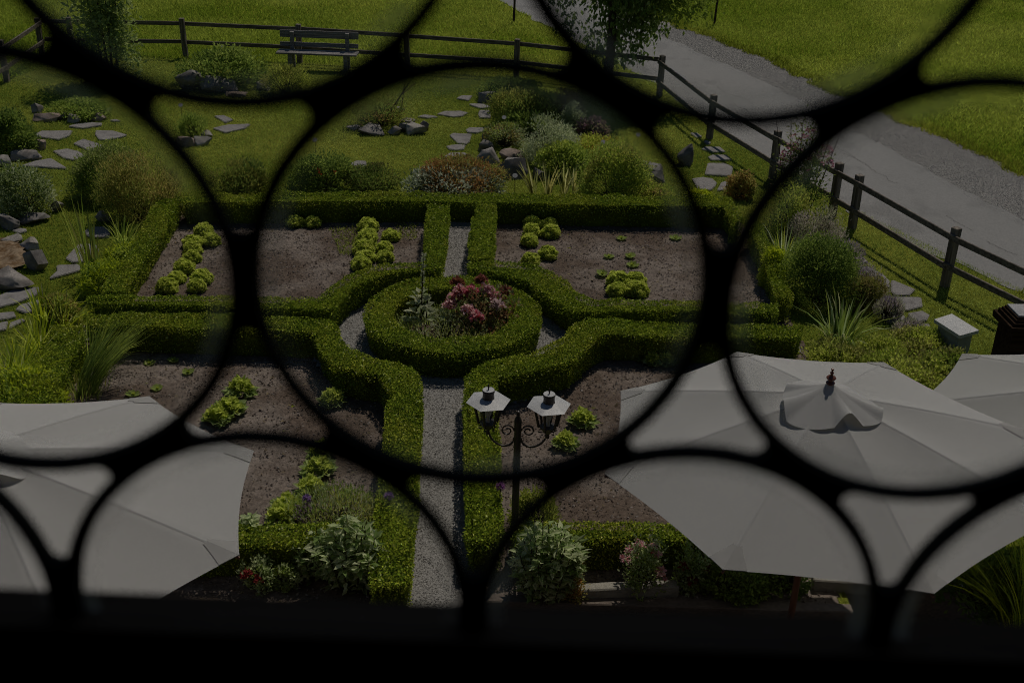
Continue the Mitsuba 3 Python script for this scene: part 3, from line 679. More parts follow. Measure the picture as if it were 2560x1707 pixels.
rocks("edging the lawn's small round bed", [
    ((-3.30, 23.10, 0.133, 0.131), 'g', None), ((-2.88, 22.88, 0.256, 0.217), 'd', None), ((-2.46, 22.86, 0.118, 0.188), 'g', None), ((-2.29, 23.06, 0.119, 0.233), 'd', None),
    ((-2.08, 22.96, 0.188, 0.247), 'p', None), ((-1.90, 23.21, 0.070, 0.220), 'd', None), ((-2.53, 24.51, 0.088, 0.122), 'p', None), ((-2.29, 23.71, 0.136, 0.104), 'g', None)], 1)
rocks('edging the large rock garden', [
    ((-0.68, 25.40, 0.182, 0.283), 'd', 'dark boulder at the back left corner of the large rock garden'), ((0.214, 25.84, 0.177, 0.207), 'w', None), ((0.54, 25.79, 0.146, 0.191), 'g', None), ((-0.65, 22.64, 0.096, 0.172), 'd', None),
    ((-0.64, 21.95, 0.140, 0.252), 'g', None), ((-0.474, 21.28, 0.221, 0.315), 'g', None), ((-0.112, 20.48, 0.271, 0.399), 'd', 'largest dark boulder at the front of the large rock garden'),
    ((0.379, 20.43, 0.176, 0.252), 'd', 'dark rock with pale veins behind the spiky yucca'), ((-0.074, 21.56, 0.210, 0.194), 'w', 'flat brownish slab lying in the front of the rock garden'), ((1.43, 22.71, 0.144, 0.202), 'g', None), ((1.70, 23.00, 0.125, 0.160), 'w', None), ((1.15, 25.27, 0.106, 0.110), 'p', None),
    ((2.51, 20.38, 0.185, 0.272), 'g', None), ((2.53, 21.00, 0.157, 0.226), 'd', None), ((3.23, 21.48, 0.160, 0.459), 'd', 'rounded dark boulder beside the stepping stones near the lane fence')], 2)
rocks("in the left lawn row", [
    ((-9.96, 23.67, 0.100, 0.222), 'g', None), ((-9.57, 23.19, 0.224, 0.189), 'w', None), ((-9.27, 23.22, 0.105, 0.160), 'd', None), ((-8.99, 23.06, 0.119, 0.217), 'p', None), ((-8.60, 23.26, 0.155, 0.175), 'w', None), ((-8.57, 23.81, 0.143, 0.149), 'g', None)], 3)
rocks("by the upper bush at the left edge", [
    ((-9.01, 21.29, 0.130, 0.231), 'w', None), ((-9.00, 20.68, 0.241, 0.213), 'g', None), ((-9.27, 20.23, 0.112, 0.235), 'p', None), ((-9.01, 19.44, 0.054, 0.152), 'd', None)], 4)
rocks("under the lower bush at the left edge", [
    ((-7.53, 18.07, 0.083, 0.216), 'g', None), ((-7.75, 17.60, 0.199, 0.183), 'd', None), ((-8.03, 17.28, 0.156, 0.313), 'd', None)], 5)
rocks("round the bare brown patch", [
    ((-7.73, 16.72, 0.125, 0.148), 'p', None), ((-7.31, 16.42, 0.162, 0.247), 'p', None), ((-7.01, 15.74, 0.165, 0.338), 'g', None), ((-7.09, 15.11, 0.255, 0.285), 'g', None)], 6)
rocks('', [((-6.64, 17.70, 0.118, 0.261), 'p', 'pale spotted rock beside the feathery orange plant')], 7)
rocks("beside the small clump of thin stems", [
    ((-6.38, 21.74, 0.162, 0.221), 'w', None), ((-6.08, 21.83, 0.148, 0.207), 'p', None), ((-6.13, 22.32, 0.108, 0.165), 'p', None)], 8)
rocks('by the dark bush near the back fence', [
    ((-7.32, 25.74, 0.244, 0.50), 'd', 'dark rock at the left of the wall under the bush near the back fence'), ((-6.88, 25.68, 0.244, 0.416), 'd', None), ((-6.51, 25.70, 0.233, 0.373), 'd', None), ((-5.74, 25.94, 0.134, 0.254), 'p', 'small pale rock between the two bushes near the bench'), ((-6.22, 25.38, 0.189, 0.108), 'w', None), ((-6.16, 26.58, 0.098, 0.113), 'w', None)], 9)
bs = Polygon([(-8.19, 16.70), (-7.74, 16.78), (-7.44, 16.39), (-7.16, 15.77), (-7.27, 15.57), (-7.71, 15.54)])
struct('brown_patch', 'bare brown earth inside a ring of rocks')
scene['brown_patch__earth'] = sheet(bs, 0.06, 'brown_soil_mat', 0.05, 0.05, 7.0)

# ------------------------------------------------------------------ planting
DG = [(0.045, 0.07, 0.018), (0.07, 0.10, 0.02), (0.11, 0.14, 0.03, 0.6)]
MG = [(0.08, 0.115, 0.022), (0.12, 0.155, 0.03), (0.16, 0.19, 0.045, 0.6)]
YG = [(0.17, 0.20, 0.03), (0.22, 0.24, 0.045), (0.12, 0.16, 0.022, 0.7)]
LIME = [(0.19, 0.22, 0.012), (0.25, 0.27, 0.02), (0.14, 0.17, 0.012)]
SILV = [(0.17, 0.19, 0.11), (0.22, 0.235, 0.15), (0.12, 0.145, 0.07)]
OLIV = [(0.12, 0.12, 0.03), (0.16, 0.15, 0.04), (0.08, 0.095, 0.02)]
TAN = [(0.17, 0.15, 0.045), (0.14, 0.135, 0.035), (0.20, 0.155, 0.055), (0.12, 0.14, 0.03, 1.2)]
RUST = [(0.16, 0.08, 0.032), (0.13, 0.08, 0.03), (0.18, 0.12, 0.045), (0.12, 0.13, 0.035, 1.3)]
PURP = [(0.10, 0.055, 0.06), (0.07, 0.05, 0.05), (0.15, 0.08, 0.10), (0.08, 0.09, 0.03)]
PALE = [(0.19, 0.215, 0.12), (0.24, 0.26, 0.16), (0.13, 0.165, 0.07), (0.09, 0.13, 0.04, 0.7)]
MAUVE = [(0.17, 0.15, 0.14), (0.21, 0.175, 0.18), (0.12, 0.125, 0.07), (0.15, 0.16, 0.09)]
PINK = [(0.38, 0.22, 0.22), (0.42, 0.30, 0.30), (0.30, 0.11, 0.12, 0.5)]
LILAC = [(0.15, 0.09, 0.21), (0.2, 0.13, 0.25)]

DG, MG, YG, OLIV, SILV, TAN, RUST, PURP, PALE, MAUVE, LIME = [[(*(1.45 * np.array(c[:3])), *c[3:]) for c in pal] for pal in (DG, MG, YG, OLIV, SILV, TAN, RUST, PURP, PALE, MAUVE, LIME)]
# rock garden
shrub('low_bush', (-0.198, 25.77, 0.56, 0.407), 'dark green spreading bush at the back of the large rock garden', 'bush', 1600, 0.07, 0.03, DG, 101, flowers=None)
shrub('flowering_bush', (0.163, 23.79, 0.67, 0.62), 'olive green wispy perennial clump at the upper left of the rock garden', 'plant', 3200, 0.09, 0.02, [*OLIV, *MG], 102, up=0.9)
shrub('flowering_bush', (0.88, 24.21, 0.359, 0.55), 'brown purple spiky clump behind the silvery bush in the rock garden', 'plant', 1300, 0.10, 0.018, [(0.10, 0.07, 0.05), (0.07, 0.06, 0.03), (0.12, 0.12, 0.04)], 103, up=1.2)
shrub('leafy_plant', (0.189, 23.14, 0.365, 0.339), 'dark leafy plant in the middle of the rock garden', 'plant', 700, 0.13, 0.045, DG, 104)
shrub('silvery_bush', (1.17, 23.60, 0.256, 0.448), 'small grey green bush at the right of the rock garden crest', 'bush', 1100, 0.06, 0.02, SILV, 105)
shrub('silvery_bush', (0.60, 21.38, 0.474, 0.73), 'silvery grey green bush rising in the middle of the rock garden', 'bush', 3400, 0.065, 0.018, SILV, 106, up=0.9)
shrub('low_bush', (-0.250, 22.27, 0.346, 0.395), 'mixed green and reddish ground plant by the left rocks of the rock garden', 'plant', 1300, 0.055, 0.024, [*MG, *SILV, (0.16, 0.09, 0.03)], 107)
shrub('purple_plant', (1.47, 22.69, 0.288, 0.435), 'dark purple leaved plant at the right of the rock garden', 'plant', 900, 0.08, 0.04, PURP, 108, flowers=(10, 0.05, 0.03, [(0.3, 0.17, 0.22)], 9))
shrub('low_bush', (0.88, 20.65, 0.424, 0.482), 'fresh green mounded bush above the veined rock', 'bush', 1900, 0.07, 0.035, MG + YG, 109)
shrub('low_bush', (1.62, 21.47, 0.57, 0.440), 'yellow green bush with orange tips on the right of the rock garden', 'bush', 2400, 0.06, 0.025, YG + [(0.22, 0.16, 0.03)], 110)
shrub('low_bush', (1.71, 19.33, 0.59, 0.93), 'large rounded yellow green bush at the right front of the rock garden', 'bush', 5200, 0.06, 0.025, YG + MG + [(0.2, 0.17, 0.05, 0.6)], 111)
shrub('low_bush', (2.33, 19.26, 0.319, 0.310), 'small bright green and tan clump behind the back hedge at its right', 'plant', 1200, 0.05, 0.022, YG + [(0.2, 0.13, 0.06)], 112)
shrub('rust_bush', (-0.97, 19.42, 0.65, 0.62), 'rust orange barberry bush behind the back hedge at the path', 'bush', 4200, 0.055, 0.026, RUST, 113, lump=0.3)
shrub('pale_leaved_bush', (-1.11, 19.20, 0.66, 0.457), 'bush with whitish green leaf rosettes under the rust orange bush', 'bush', 1500, 0.085, 0.035, [(0.24, 0.26, 0.2), (0.16, 0.19, 0.12), (0.07, 0.09, 0.05)], 114, lump=0.3)
shrub('low_bush', (-3.39, 19.48, 0.456, 0.57), 'green bush with a few red flowers behind the back hedge on the left', 'bush', 2600, 0.06, 0.03, MG + DG, 115, flowers=(6, 0.05, 0.03, [(0.3, 0.06, 0.02)], 8))
shrub('low_bush', (-2.49, 19.48, 0.455, 0.372), 'low dark bush behind the back hedge left of the rust orange bush', 'bush', 1900, 0.05, 0.024, DG + [(0.1, 0.09, 0.03)], 116)
shrub('low_bush', (-4.77, 19.24, 0.388, 0.485), 'dusky bush with dry stalks behind the back hedge below the window lead', 'bush', 1900, 0.065, 0.022, DG + OLIV, 117, up=0.8)
rng = np.random.default_rng(77)
t = thing('yucca', 'spiky clump of stiff yellowish sword leaves behind the back hedge', 'plant')
for i, (px, sp) in enumerate((((0.278, 19.58), -0.25), ((0.56, 19.57), 0.0), ((0.84, 19.59), 0.15), ((1.05, 19.61), 0.25))):
    part(t, 'leaf_fan', lply([blades(px, 17, 0.62, 0.034, [(0.27, 0.27, 0.12), (0.2, 0.21, 0.07), (0.26, 0.24, 0.08)], rng, 0.07, 0.55, (sp, 0.0), 0.05)]))
# left border
shrub('feathery_plant', (-6.09, 17.82, 0.54, 0.85), 'feathery orange tan plant behind the left box hedge', 'plant', 4200, 0.085, 0.016, TAN, 118, up=1.0, lump=0.3)
shrub('low_bush', (-6.88, 18.82, 0.54, 0.75), 'mid green bush with a dark side on the left lawn', 'bush', 3800, 0.075, 0.022, MG + [(0.17, 0.19, 0.07)], 119, up=0.7)
shrub('low_bush', (-5.70, 14.97, 0.338, 0.406), 'bright green mound between the left hedge and the flagstones', 'bush', 2200, 0.05, 0.026, LIME + MG, 120)
shrub('low_bush', (-5.63, 15.82, 0.265, 0.383), 'green leafy clump leaning over the left hedge', 'plant', 1300, 0.05, 0.026, MG + LIME, 121)
t = thing('arching_grass', 'arching light green ornamental grass over the left hedge', 'ornamental grass')
scene[t] = lply([blades((-5.90, 16.48), 120, 0.65, 0.015, YG + MG, rng, 0.12, 0.8, (0.25, 0.1), 0.75)])
t = thing('reed_clump', 'dark green upright reed clump beside the left flagstones', 'ornamental grass')
scene[t] = lply([blades((-6.09, 15.53), 34, 0.95, 0.03, DG + OLIV, rng, 0.08, 0.35, (-0.1, 0.1), 0.1)])
t = thing('feather_grass', 'tall pale reed standing before the left flagstones', 'ornamental grass')
scene[t] = lply([blades((-6.03, 15.11), 9, 1.3, 0.022, YG, rng, 0.05, 0.2, (-0.12, 0.1), 0.1)])
shrub('low_bush', (-6.03, 13.97, 0.213, 0.340), 'reddish green clump at the left end of the cross path', 'plant', 1500, 0.06, 0.025, MG + TAN, 122)
for i, (p, n, L, lb, ln) in enumerate((
        ((-5.88, 13.86), 90, 0.5, 'yellow green ornamental grass at the left end of the cross path', (0.2, 0.0)), ((-6.14, 13.88), 45, 0.6, 'broad yellow striped ornamental grass left of the cross path', (0.05, 0.1)),
        ((-5.83, 12.21), 190, 0.72, 'large feathery ornamental grass at the left edge', (0.1, 0.2)), ((-5.86, 12.93), 80, 0.75, 'lime ornamental grass leaning to the hedge on the left', (0.1, 0.15)), ((-5.91, 11.91), 110, 0.8, 'green ornamental grass beside the left parasol', (0.1, 0.2)))):
    t = thing('ornamental_grass', lb, 'ornamental grass')
    scene[t] = lply([blades(p, n, L, 0.018 if i != 1 else 0.035, YG + LIME + [(0.26, 0.27, 0.12, 0.5)], rng, 0.14, 0.75, ln, 0.7)])
shrub('low_bush', (-5.58, 11.56, 0.437, 0.471), 'leafy lime ground cover at the left behind the parasol', 'plant', 2300, 0.06, 0.03, LIME + MG, 123)
t = thing('chives', 'leaning clump of thin green chives in the front left bed', 'herb')
scene[t] = lply([blades((-5.03, 12.06), 150, 0.9, 0.012, MG + DG, rng, 0.13, 0.28, (0.55, 0.55), 0.2), blades((-5.07, 12.66), 110, 0.75, 0.011, MG + YG, rng, 0.14, 0.55, (0.35, 0.3), 0.5), blades((-5.05, 12.11), 120, 0.3, 0.011, OLIV + MG, rng, 0.25, 0.6, (0.1, 0.1), 0.3)])
shrub('low_bush', (-9.00, 23.45, 0.493, 0.290), 'low green ground cover inside the left row of rocks', 'plant', 1000, 0.07, 0.035, MG, 124)
shrub('low_bush', (-9.46, 21.06, 0.404, 0.72), 'dark green bush at the left edge above the stepping stones', 'bush', 2400, 0.09, 0.035, DG + MG, 125)
shrub('low_bush', (-8.05, 17.90, 0.473, 0.72), 'blue green bush at the left edge below the stepping stones', 'bush', 2600, 0.06, 0.028, DG + SILV, 126)
shrub('low_bush', (-6.34, 22.27, 0.283, 0.427), 'small clump of thin stems beside three little rocks', 'plant', 700, 0.09, 0.014, MG, 127, up=1.0)
shrub('low_bush', (-6.75, 26.41, 0.81, 0.64), 'wide dark green bush over a rock wall near the back fence', 'bush', 2300, 0.10, 0.045, DG + MG, 128, lump=0.3)
shrub('dwarf_conifer', (-5.19, 25.74, 0.401, 0.52), 'dwarf yellow green conifer in front of the bench', 'bush', 1300, 0.09, 0.02, OLIV + YG, 129, spray=1.0)
shrub('sparse_bush', (-2.83, 23.43, 0.62, 0.57), 'sparse olive bush inside the round rock bed on the lawn', 'bush', 1500, 0.06, 0.026, OLIV + MG + [(0.18, 0.07, 0.04, 0.4)], 130, core=0.3, inner=0.7)
t = thing('twig_support', 'thin dark twig frame leaning in the round rock bed', 'plant support')
a, c = (-2.47, 23.88), (-2.82, 23.32)
scene[t] = ply(cat([tube([(c[0], c[1], 0), (c[0] + 0.7, c[1] + 0.2, 1.05)], 0.012, 6), tube([(a[0], a[1], 0), (a[0] + 0.15, a[1] + 0.2, 1.1)], 0.012, 6), tube([(c[0] + 0.45, c[1] + 0.12, 0.66), (a[0] + 0.3, a[1] + 0.2, 0.72)], 0.01, 6)]), 'twig_mat', smooth=True)
# right border
shrub('low_bush', (4.39, 15.38, 0.51, 0.88), 'large round small leaved green bush in the right border', 'bush', 6500, 0.045, 0.02, MG + DG, 131, lump=0.18)
shrub('lime_bush', (3.80, 15.84, 0.153, 0.54), 'narrow lime yellow bush spilling over the right hedge', 'bush', 1500, 0.045, 0.024, LIME, 132)
t = thing('ornamental_grass', 'upright pale grass with a white seed head behind the lime bush', 'ornamental grass')
scene[t] = lply([blades((4.11, 16.58), 50, 0.75, 0.02, YG + PALE, rng, 0.1, 0.55, (0, 0), 0.3)])
shrub('flowering_bush', (4.38, 17.72, 0.307, 0.76), 'leggy green and tan perennial below the climbing rose', 'plant', 1500, 0.055, 0.022, OLIV + MG + YG, 133, up=0.9)
shrub('catmint', (4.79, 17.37, 0.382, 0.59), 'hazy grey mauve flowering plant beside the fence path', 'plant', 3000, 0.05, 0.012, MAUVE, 134, up=1.0)
for i, (bb, sd) in enumerate((((5.05, 16.59, 0.214, 0.370), 135), ((5.13, 15.53, 0.221, 0.442), 136), ((5.21, 14.80, 0.168, 0.293), 137), ((5.34, 14.19, 0.189, 0.250), 138))):
    shrub('lavender', bb, f'{ORD[i]} lavender clump from the far end of the path beside the fence', 'plant', 900, 0.06, 0.011, MAUVE + [(0.14, 0.11, 0.17, 1.2)], sd, up=1.3, core=0.45)
shrub('heather', (4.98, 15.20, 0.245, 0.436), 'olive brown heather in front of the lavender', 'plant', 1900, 0.05, 0.012, OLIV + [(0.11, 0.08, 0.04)], 139, up=0.9)
t = thing('iris_clump', 'clump of long striped sword leaves at the right end of the hedge', 'ornamental grass')
part(t, 'striped_leaves', lply([blades((4.29, 13.73), 75, 0.95, 0.026, PALE + MG + [(0.27, 0.28, 0.14)], rng, 0.13, 0.8, (0, 0), 0.7)]))
part(t, 'dark_leaves', lply([blades((4.27, 13.86), 12, 0.85, 0.05, DG, rng, 0.08, 0.12, (-0.05, 0), 0.05)]))
GC = YG + [(0.2, 0.185, 0.07), (0.15, 0.16, 0.05)]
for i, (bb, lb) in enumerate((((4.14, 13.21, 0.382, 0.354), 'yellow green ground cover below the striped sword leaves'), ((4.71, 13.35, 0.386, 0.356), 'yellow green ground cover mound in the middle of the right border'), ((5.26, 13.55, 0.364, 0.370), 'yellow green ground cover beside the white cabinet'),
                              ((4.81, 12.68, 0.469, 0.445), 'speckled yellow green ground cover behind the large parasol'), ((5.44, 12.97, 0.352, 0.393), 'speckled dark and light ground cover in front of the white cabinet'))):
    shrub('ground_cover', bb, lb, 'plant', 2600, 0.05, 0.026, GC if i < 4 else GC + DG, 140 + i, lump=0.15, core=0.8, depth=0.9)
t = thing('climbing_rose', 'tall climbing rose with mauve pink flowers against the lane fence', 'plant')
rr = np.random.default_rng(150)
b0 = (4.79, 18.74, 0.380, 1.44)
part(t, 'foliage', lply([shrub_leaves((b0[0], b0[1], b0[2], b0[3]), 2600, 0.06, 0.03, DG + MG + [(0.12, 0.09, 0.06)], rr, up=0.3, lump=0.35, inner=0.6)]))
ws = [tube([(b0[0] + dx, b0[1], 0), (b0[0] + dx * 2.5, b0[1] + 0.1, b0[3] * 0.5), (b0[0] + dx * 4, b0[1] + 0.1, b0[3] * 1.15)], [0.012, 0.01, 0.005], 5) for dx in (-0.08, -0.03, 0.05, 0.1, 0.14, -0.14)]
part(t, 'stem', ply(cat(ws), 'twig_mat', smooth=True), kind='stuff')
fl = dome(rr, 60); fl[:, 2] = np.abs(fl[:, 2])
part(t, 'blossom', lply([bloom((b0[0] + q[0] * b0[2] * 1.1, b0[1] + q[1] * 0.25, b0[3] * (0.62 + 0.45 * q[2])), 0.05, 0.035, [(0.30, 0.15, 0.2), (0.36, 0.2, 0.26), (0.22, 0.1, 0.13)], 7, rr) for q in fl]), kind='stuff')
shrub('rust_bush', (3.93, 19.68, 0.233, 0.434), 'small reddish brown bush at the right end of the back hedge', 'bush', 1300, 0.05, 0.028, RUST + TAN, 151)
shrub('low_bush', (3.19, 19.26, 0.208, 0.221), 'low grassy clump on the right end of the back hedge', 'plant', 600, 0.05, 0.02, LIME, 152)

# tall shrub by the back fence
t = thing('tall_shrub', 'tall light green leafy shrub by the fence at the upper left', 'bush')
rr = np.random.default_rng(160)
b0 = (-9.23, 26.24, 0.63, 1.78)
H0 = 3.2
part(t, 'foliage', lply([shrub_leaves((b0[0], b0[1], b0[2] * 0.95, H0), 3600, 0.12, 0.075, [(0.17, 0.21, 0.075), (0.22, 0.255, 0.10), (0.12, 0.165, 0.05)], rr, up=0.0, lump=0.4, inner=0.8, clusters=44)]))
part(t, 'stem', ply(cat([tube([(b0[0] + 0.1 * k, b0[1], 0), (b0[0] + 0.25 * k, b0[1] + 0.05, H0 * 0.5), (b0[0] + 0.35 * k, b0[1], H0 * 0.95)], [0.03, 0.02, 0.008], 6) for k in (-1.2, -0.4, 0.3, 1.1)]), 'twig_mat', smooth=True), kind='stuff')

# weeping tree at the fence corner
t = thing('weeping_tree', 'dark drooping tree at the corner of the fence beside the lane', 'tree')
rr = np.random.default_rng(170)
tx, ty = 2.0, 26.6
part(t, 'trunk', ply(tube([(tx, ty, -0.1), (tx + 0.05, ty, 1.2), (tx, ty + 0.05, 2.6), (tx + 0.1, ty, 4.2)], [0.12, 0.1, 0.08, 0.05], 9), 'twig_mat', smooth=True))
lim, parts_ = [], []
for i in range(50):
    a = rr.uniform(0, 2 * np.pi); R = 1.3 * math.sqrt(rr.random()) + 0.15; z0 = rr.uniform(2.0, 4.4)
    e = np.array([tx + R * math.cos(a), ty + R * math.sin(a) * 0.85, z0 + rr.uniform(0.2, 0.8)])
    mid = np.array([tx + 0.5 * R * math.cos(a), ty + 0.45 * R * math.sin(a), z0 + 0.9])
    lim.append(tube([(tx, ty, z0 - 0.5), mid, e], [0.035, 0.022, 0.01], 5))
    drop = min(e[2] - 0.4, rr.uniform(1.4, 3.8)) if R < 1.0 else rr.uniform(0.6, 1.9)
    lim.append(tube([e, e + [0.1 * math.cos(a), 0.1 * math.sin(a), -drop * 0.5], e + [0.05, 0.02, -drop]], [0.01, 0.007, 0.004], 4))
    n = int(130 * drop + 110)
    tt = rr.random(n)
    P = e + np.stack([rr.normal(0, 0.17, n), rr.normal(0, 0.17, n), -tt * drop + 0.15], 1)
    D = np.stack([rr.normal(0, 0.5, n), rr.normal(0, 0.5, n), np.full(n, -0.9)], 1)
    parts_.append(leaves(P, D, 0.125 * rr.uniform(0.6, 1.3, n), 0.075 * rr.uniform(0.7, 1.2, n), pick(rr, n, [(0.07, 0.11, 0.028), (0.10, 0.145, 0.038), (0.16, 0.2, 0.07, 0.6)], 0.2), rr))
for cx, cz in ((-0.75, 3.3), (0.95, 2.5), (-0.3, 3.9), (1.25, 2.3), (1.5, 2.2)):
    n = 420
    P = np.array([tx + cx, ty - 0.8, cz]) + rr.normal(0, 1, (n, 3)) * [0.33, 0.25, 0.22]
    parts_.append(leaves(P, rr.normal(0, 0.6, (n, 3)) + [0, 0, -0.3], 0.13, 0.06, pick(rr, n, [(0.13, 0.17, 0.03), (0.1, 0.14, 0.025)], 0.2), rr))
part(t, 'branches', ply(cat(lim), 'twig_mat', smooth=True), kind='stuff')
part(t, 'crown', lply(parts_))

# plants at the front
def leafy(b, n_st, label, seed, cols=PALE, L=0.11, W=0.045, per=26, name='sage_bush'):
    """Stems with big pale leaves in whorls."""
    rr = np.random.default_rng(seed); x, y, r, H = b
    t = thing(name, label, 'plant'); st, lv = [], []
    for i in range(n_st):
        a = rr.uniform(0, 2 * np.pi); q = math.sqrt(rr.random()); d = np.array([math.cos(a) * q * r, math.sin(a) * q * r * 0.8])
        h = H * (1.05 - 0.5 * q) * rr.uniform(0.75, 1.1)
        st.append(tube([(x + d[0] * 0.5, y + d[1] * 0.5, 0), (x + d[0], y + d[1], h)], [0.007, 0.004], 4))
        n = per; tt = rr.random(n) ** 0.6; an = rr.uniform(0, 2 * np.pi, n)
        P = np.stack([x + d[0] * (0.5 + 0.5 * tt), y + d[1] * (0.5 + 0.5 * tt), h * tt], 1)
        D = np.stack([np.cos(an), np.sin(an), rr.uniform(-0.3, 0.7, n)], 1)
        lv.append(leaves(P, D, L * rr.uniform(0.6, 1.25, n), W * rr.uniform(0.7, 1.2, n), pick(rr, n, cols, 0.15), rr))
    part(t, 'stem', ply(cat(st), 'twig_mat'), kind='stuff')
    part(t, 'foliage', lply(lv))
    return t


leafy((-1.43, 8.70, 0.354, 0.76), 58, 'large pale leaved sage bush in front of the front left bed', 201)
leafy((-1.78, 8.82, 0.207, 0.52), 22, 'smaller pale leaved herb left of the large sage bush', 202, L=0.09)
leafy((-2.47, 9.08, 0.173, 0.53), 20, 'light green leafy plant at the edge of the left parasol', 203, L=0.10, W=0.05)
leafy((0.370, 8.61, 0.333, 0.93), 72, 'large pale leaved bush beside the lamp post at the front', 204)
shrub('low_bush', (0.254, 9.61, 0.200, 0.396), 'yellow green wispy plants at the foot of the lamp post', 'plant', 1300, 0.06, 0.016, YG + OLIV, 205, up=1.0)
shrub('low_bush', (0.57, 8.63, 0.148, 0.334), 'small orange green bush next to the white kerb', 'plant', 1000, 0.035, 0.018, [(0.24, 0.12, 0.04), (0.15, 0.16, 0.04), (0.2, 0.2, 0.06)], 206)
shrub('herb_clump', (-1.65, 9.51, 0.417, 0.393), 'mixed fine herbs standing behind the sage bush', 'plant', 1900, 0.055, 0.014, OLIV + MG + SILV, 207, up=1.0, core=0.4)
for bb, lb, fc, nf, sd in (((1.26, 8.73, 0.196, 0.53), 'rose bush with large pink blossoms in front of the low hedge', PINK + [(0.34, 0.22, 0.25)], 11, 208), ((1.73, 8.79, 0.143, 0.438), 'shadowed rose bush with small red blossoms at the parasol edge', [(0.12, 0.012, 0.018)], 4, 209),
                           ((-2.27, 8.62, 0.141, 0.264), 'low plant with a red flower spike below the sage bush', [(0.2, 0.035, 0.035)], 3, 210), ((-2.02, 8.64, 0.111, 0.217), 'low yellow green plant beside the red flower spike', YG, 2, 211)):
    shrub('rose_bush' if 'rose' in lb else 'flowering_bush', bb, lb, 'plant', 700, 0.04, 0.022, PALE + MG, sd, flowers=(nf, 0.05, 0.035, fc, 22), core=0.35, inner=0.6)
for p, hgt, cols, lb in (((-0.082, 9.59), 0.55, [(0.28, 0.13, 0.30), (0.36, 0.2, 0.36)], 'purple allium ball beside the right path hedge'), ((-1.16, 9.44), 0.5, LILAC, 'small violet flower above the left path hedge'), ((-1.97, 9.50), 0.4, LILAC, 'violet flower on a pale stalk by the front cabbages')):
    t = thing('allium', lb, 'flower')
    part(t, 'stem', ply(tube([(p[0], p[1], 0), (p[0] + 0.01, p[1], hgt)], 0.006, 5), 'twig_mat'))
    part(t, 'flower_head', lply([bloom((p[0] + 0.01, p[1], hgt), 0.045, 0.02, cols, 60, rng)]))
shrub('flowering_bush', (-2.04, 9.70, 0.141, 0.148), 'pale mauve flowering herb beside the front cabbages', 'plant', 500, 0.03, 0.02, [(0.24, 0.17, 0.24), (0.19, 0.14, 0.19), (0.13, 0.15, 0.06)], 212)

# middle of the ring hedge
RC = RING_C
t = thing('hollyhock', 'pale leaved hollyhock with a tall spire inside the ring hedge', 'plant')
rr = np.random.default_rng(220)
hx, hy = RC[0] - 0.42, RC[1] - 0.12
part(t, 'stem', ply(cat([tube([(hx, hy, 0.0), (hx + 0.02, hy + 0.03, 0.6), (hx + 0.05, hy + 0.1, 1.25)], [0.014, 0.011, 0.004], 6), tube([(hx + 0.05, hy, 0.0), (hx + 0.13, hy + 0.05, 1.0)], [0.01, 0.003], 5)]), 'twig_mat', smooth=True))
n = 70; tt = rr.random(n); an = rr.uniform(0, 2 * np.pi, n)
P = np.stack([hx + 0 * tt, hy + 0.05 * tt, 0.25 + 0.45 * tt], 1)
D = np.stack([np.cos(an), np.sin(an), rr.uniform(-0.1, 0.5, n)], 1)
off = D * [0.12, 0.12, 0.03]
part(t, 'leaf', lply([leaves(P + off * (1.2 - tt[:, None]), D, (0.16 - 0.05 * tt), 0.08 - 0.02 * tt, pick(rr, n, [(0.22, 0.24, 0.15), (0.28, 0.29, 0.2), (0.17, 0.2, 0.1)], 0.12), rr)]), kind='stuff')
n = 60; tt = rr.random(n); an = rr.uniform(0, 2 * np.pi, n)
part(t, 'flower_spire', lply([leaves(np.stack([hx + 0.03 + 0.02 * tt, hy + 0.05 + 0.05 * tt, 0.7 + 0.52 * tt], 1), np.stack([np.cos(an), np.sin(an), 0.9 + 0 * an], 1), 0.055, 0.03, pick(rr, n, [(0.2, 0.23, 0.13), (0.27, 0.28, 0.2)], 0.1), rr)]))
leafy((RC[0] - 0.10, RC[1] - 0.05, 0.16, 0.55), 7, 'second pale leaved plant beside the hollyhock in the ring', 221, [(0.22, 0.24, 0.15), (0.17, 0.2, 0.1)], 0.13, 0.065, 12, 'leafy_plant')
shrub('low_bush', (RC[0] - 0.05, RC[1] - 0.2, 0.66, 0.40), 'fine grey green herbs filling the front of the ring hedge', 'plant', 3200, 0.055, 0.014, MG + SILV + OLIV, 222, core=0.5, up=0.9)
t = thing('rose_bush', 'rose bush with pink and red blossoms inside the ring hedge', 'plant')
rb = (RC[0] + 0.30, RC[1] + 0.06, 0.45, 0.62)
part(t, 'foliage', lply([shrub_leaves(rb, 1700, 0.06, 0.036, [(0.1, 0.06, 0.03), (0.09, 0.11, 0.04), (0.16, 0.07, 0.04), (0.14, 0.16, 0.07)], rr, inner=0.7, lump=0.35)]))
part(t, 'stem', ply(cat([tube([(rb[0], rb[1], 0), (rb[0] + dx, rb[1] + dy, 0.62)], [0.01, 0.005], 5) for dx, dy in ((-0.2, 0.1), (0.05, 0.2), (0.25, 0.05), (0.1, -0.15), (-0.1, -0.1))]), 'twig_mat'), kind='stuff')
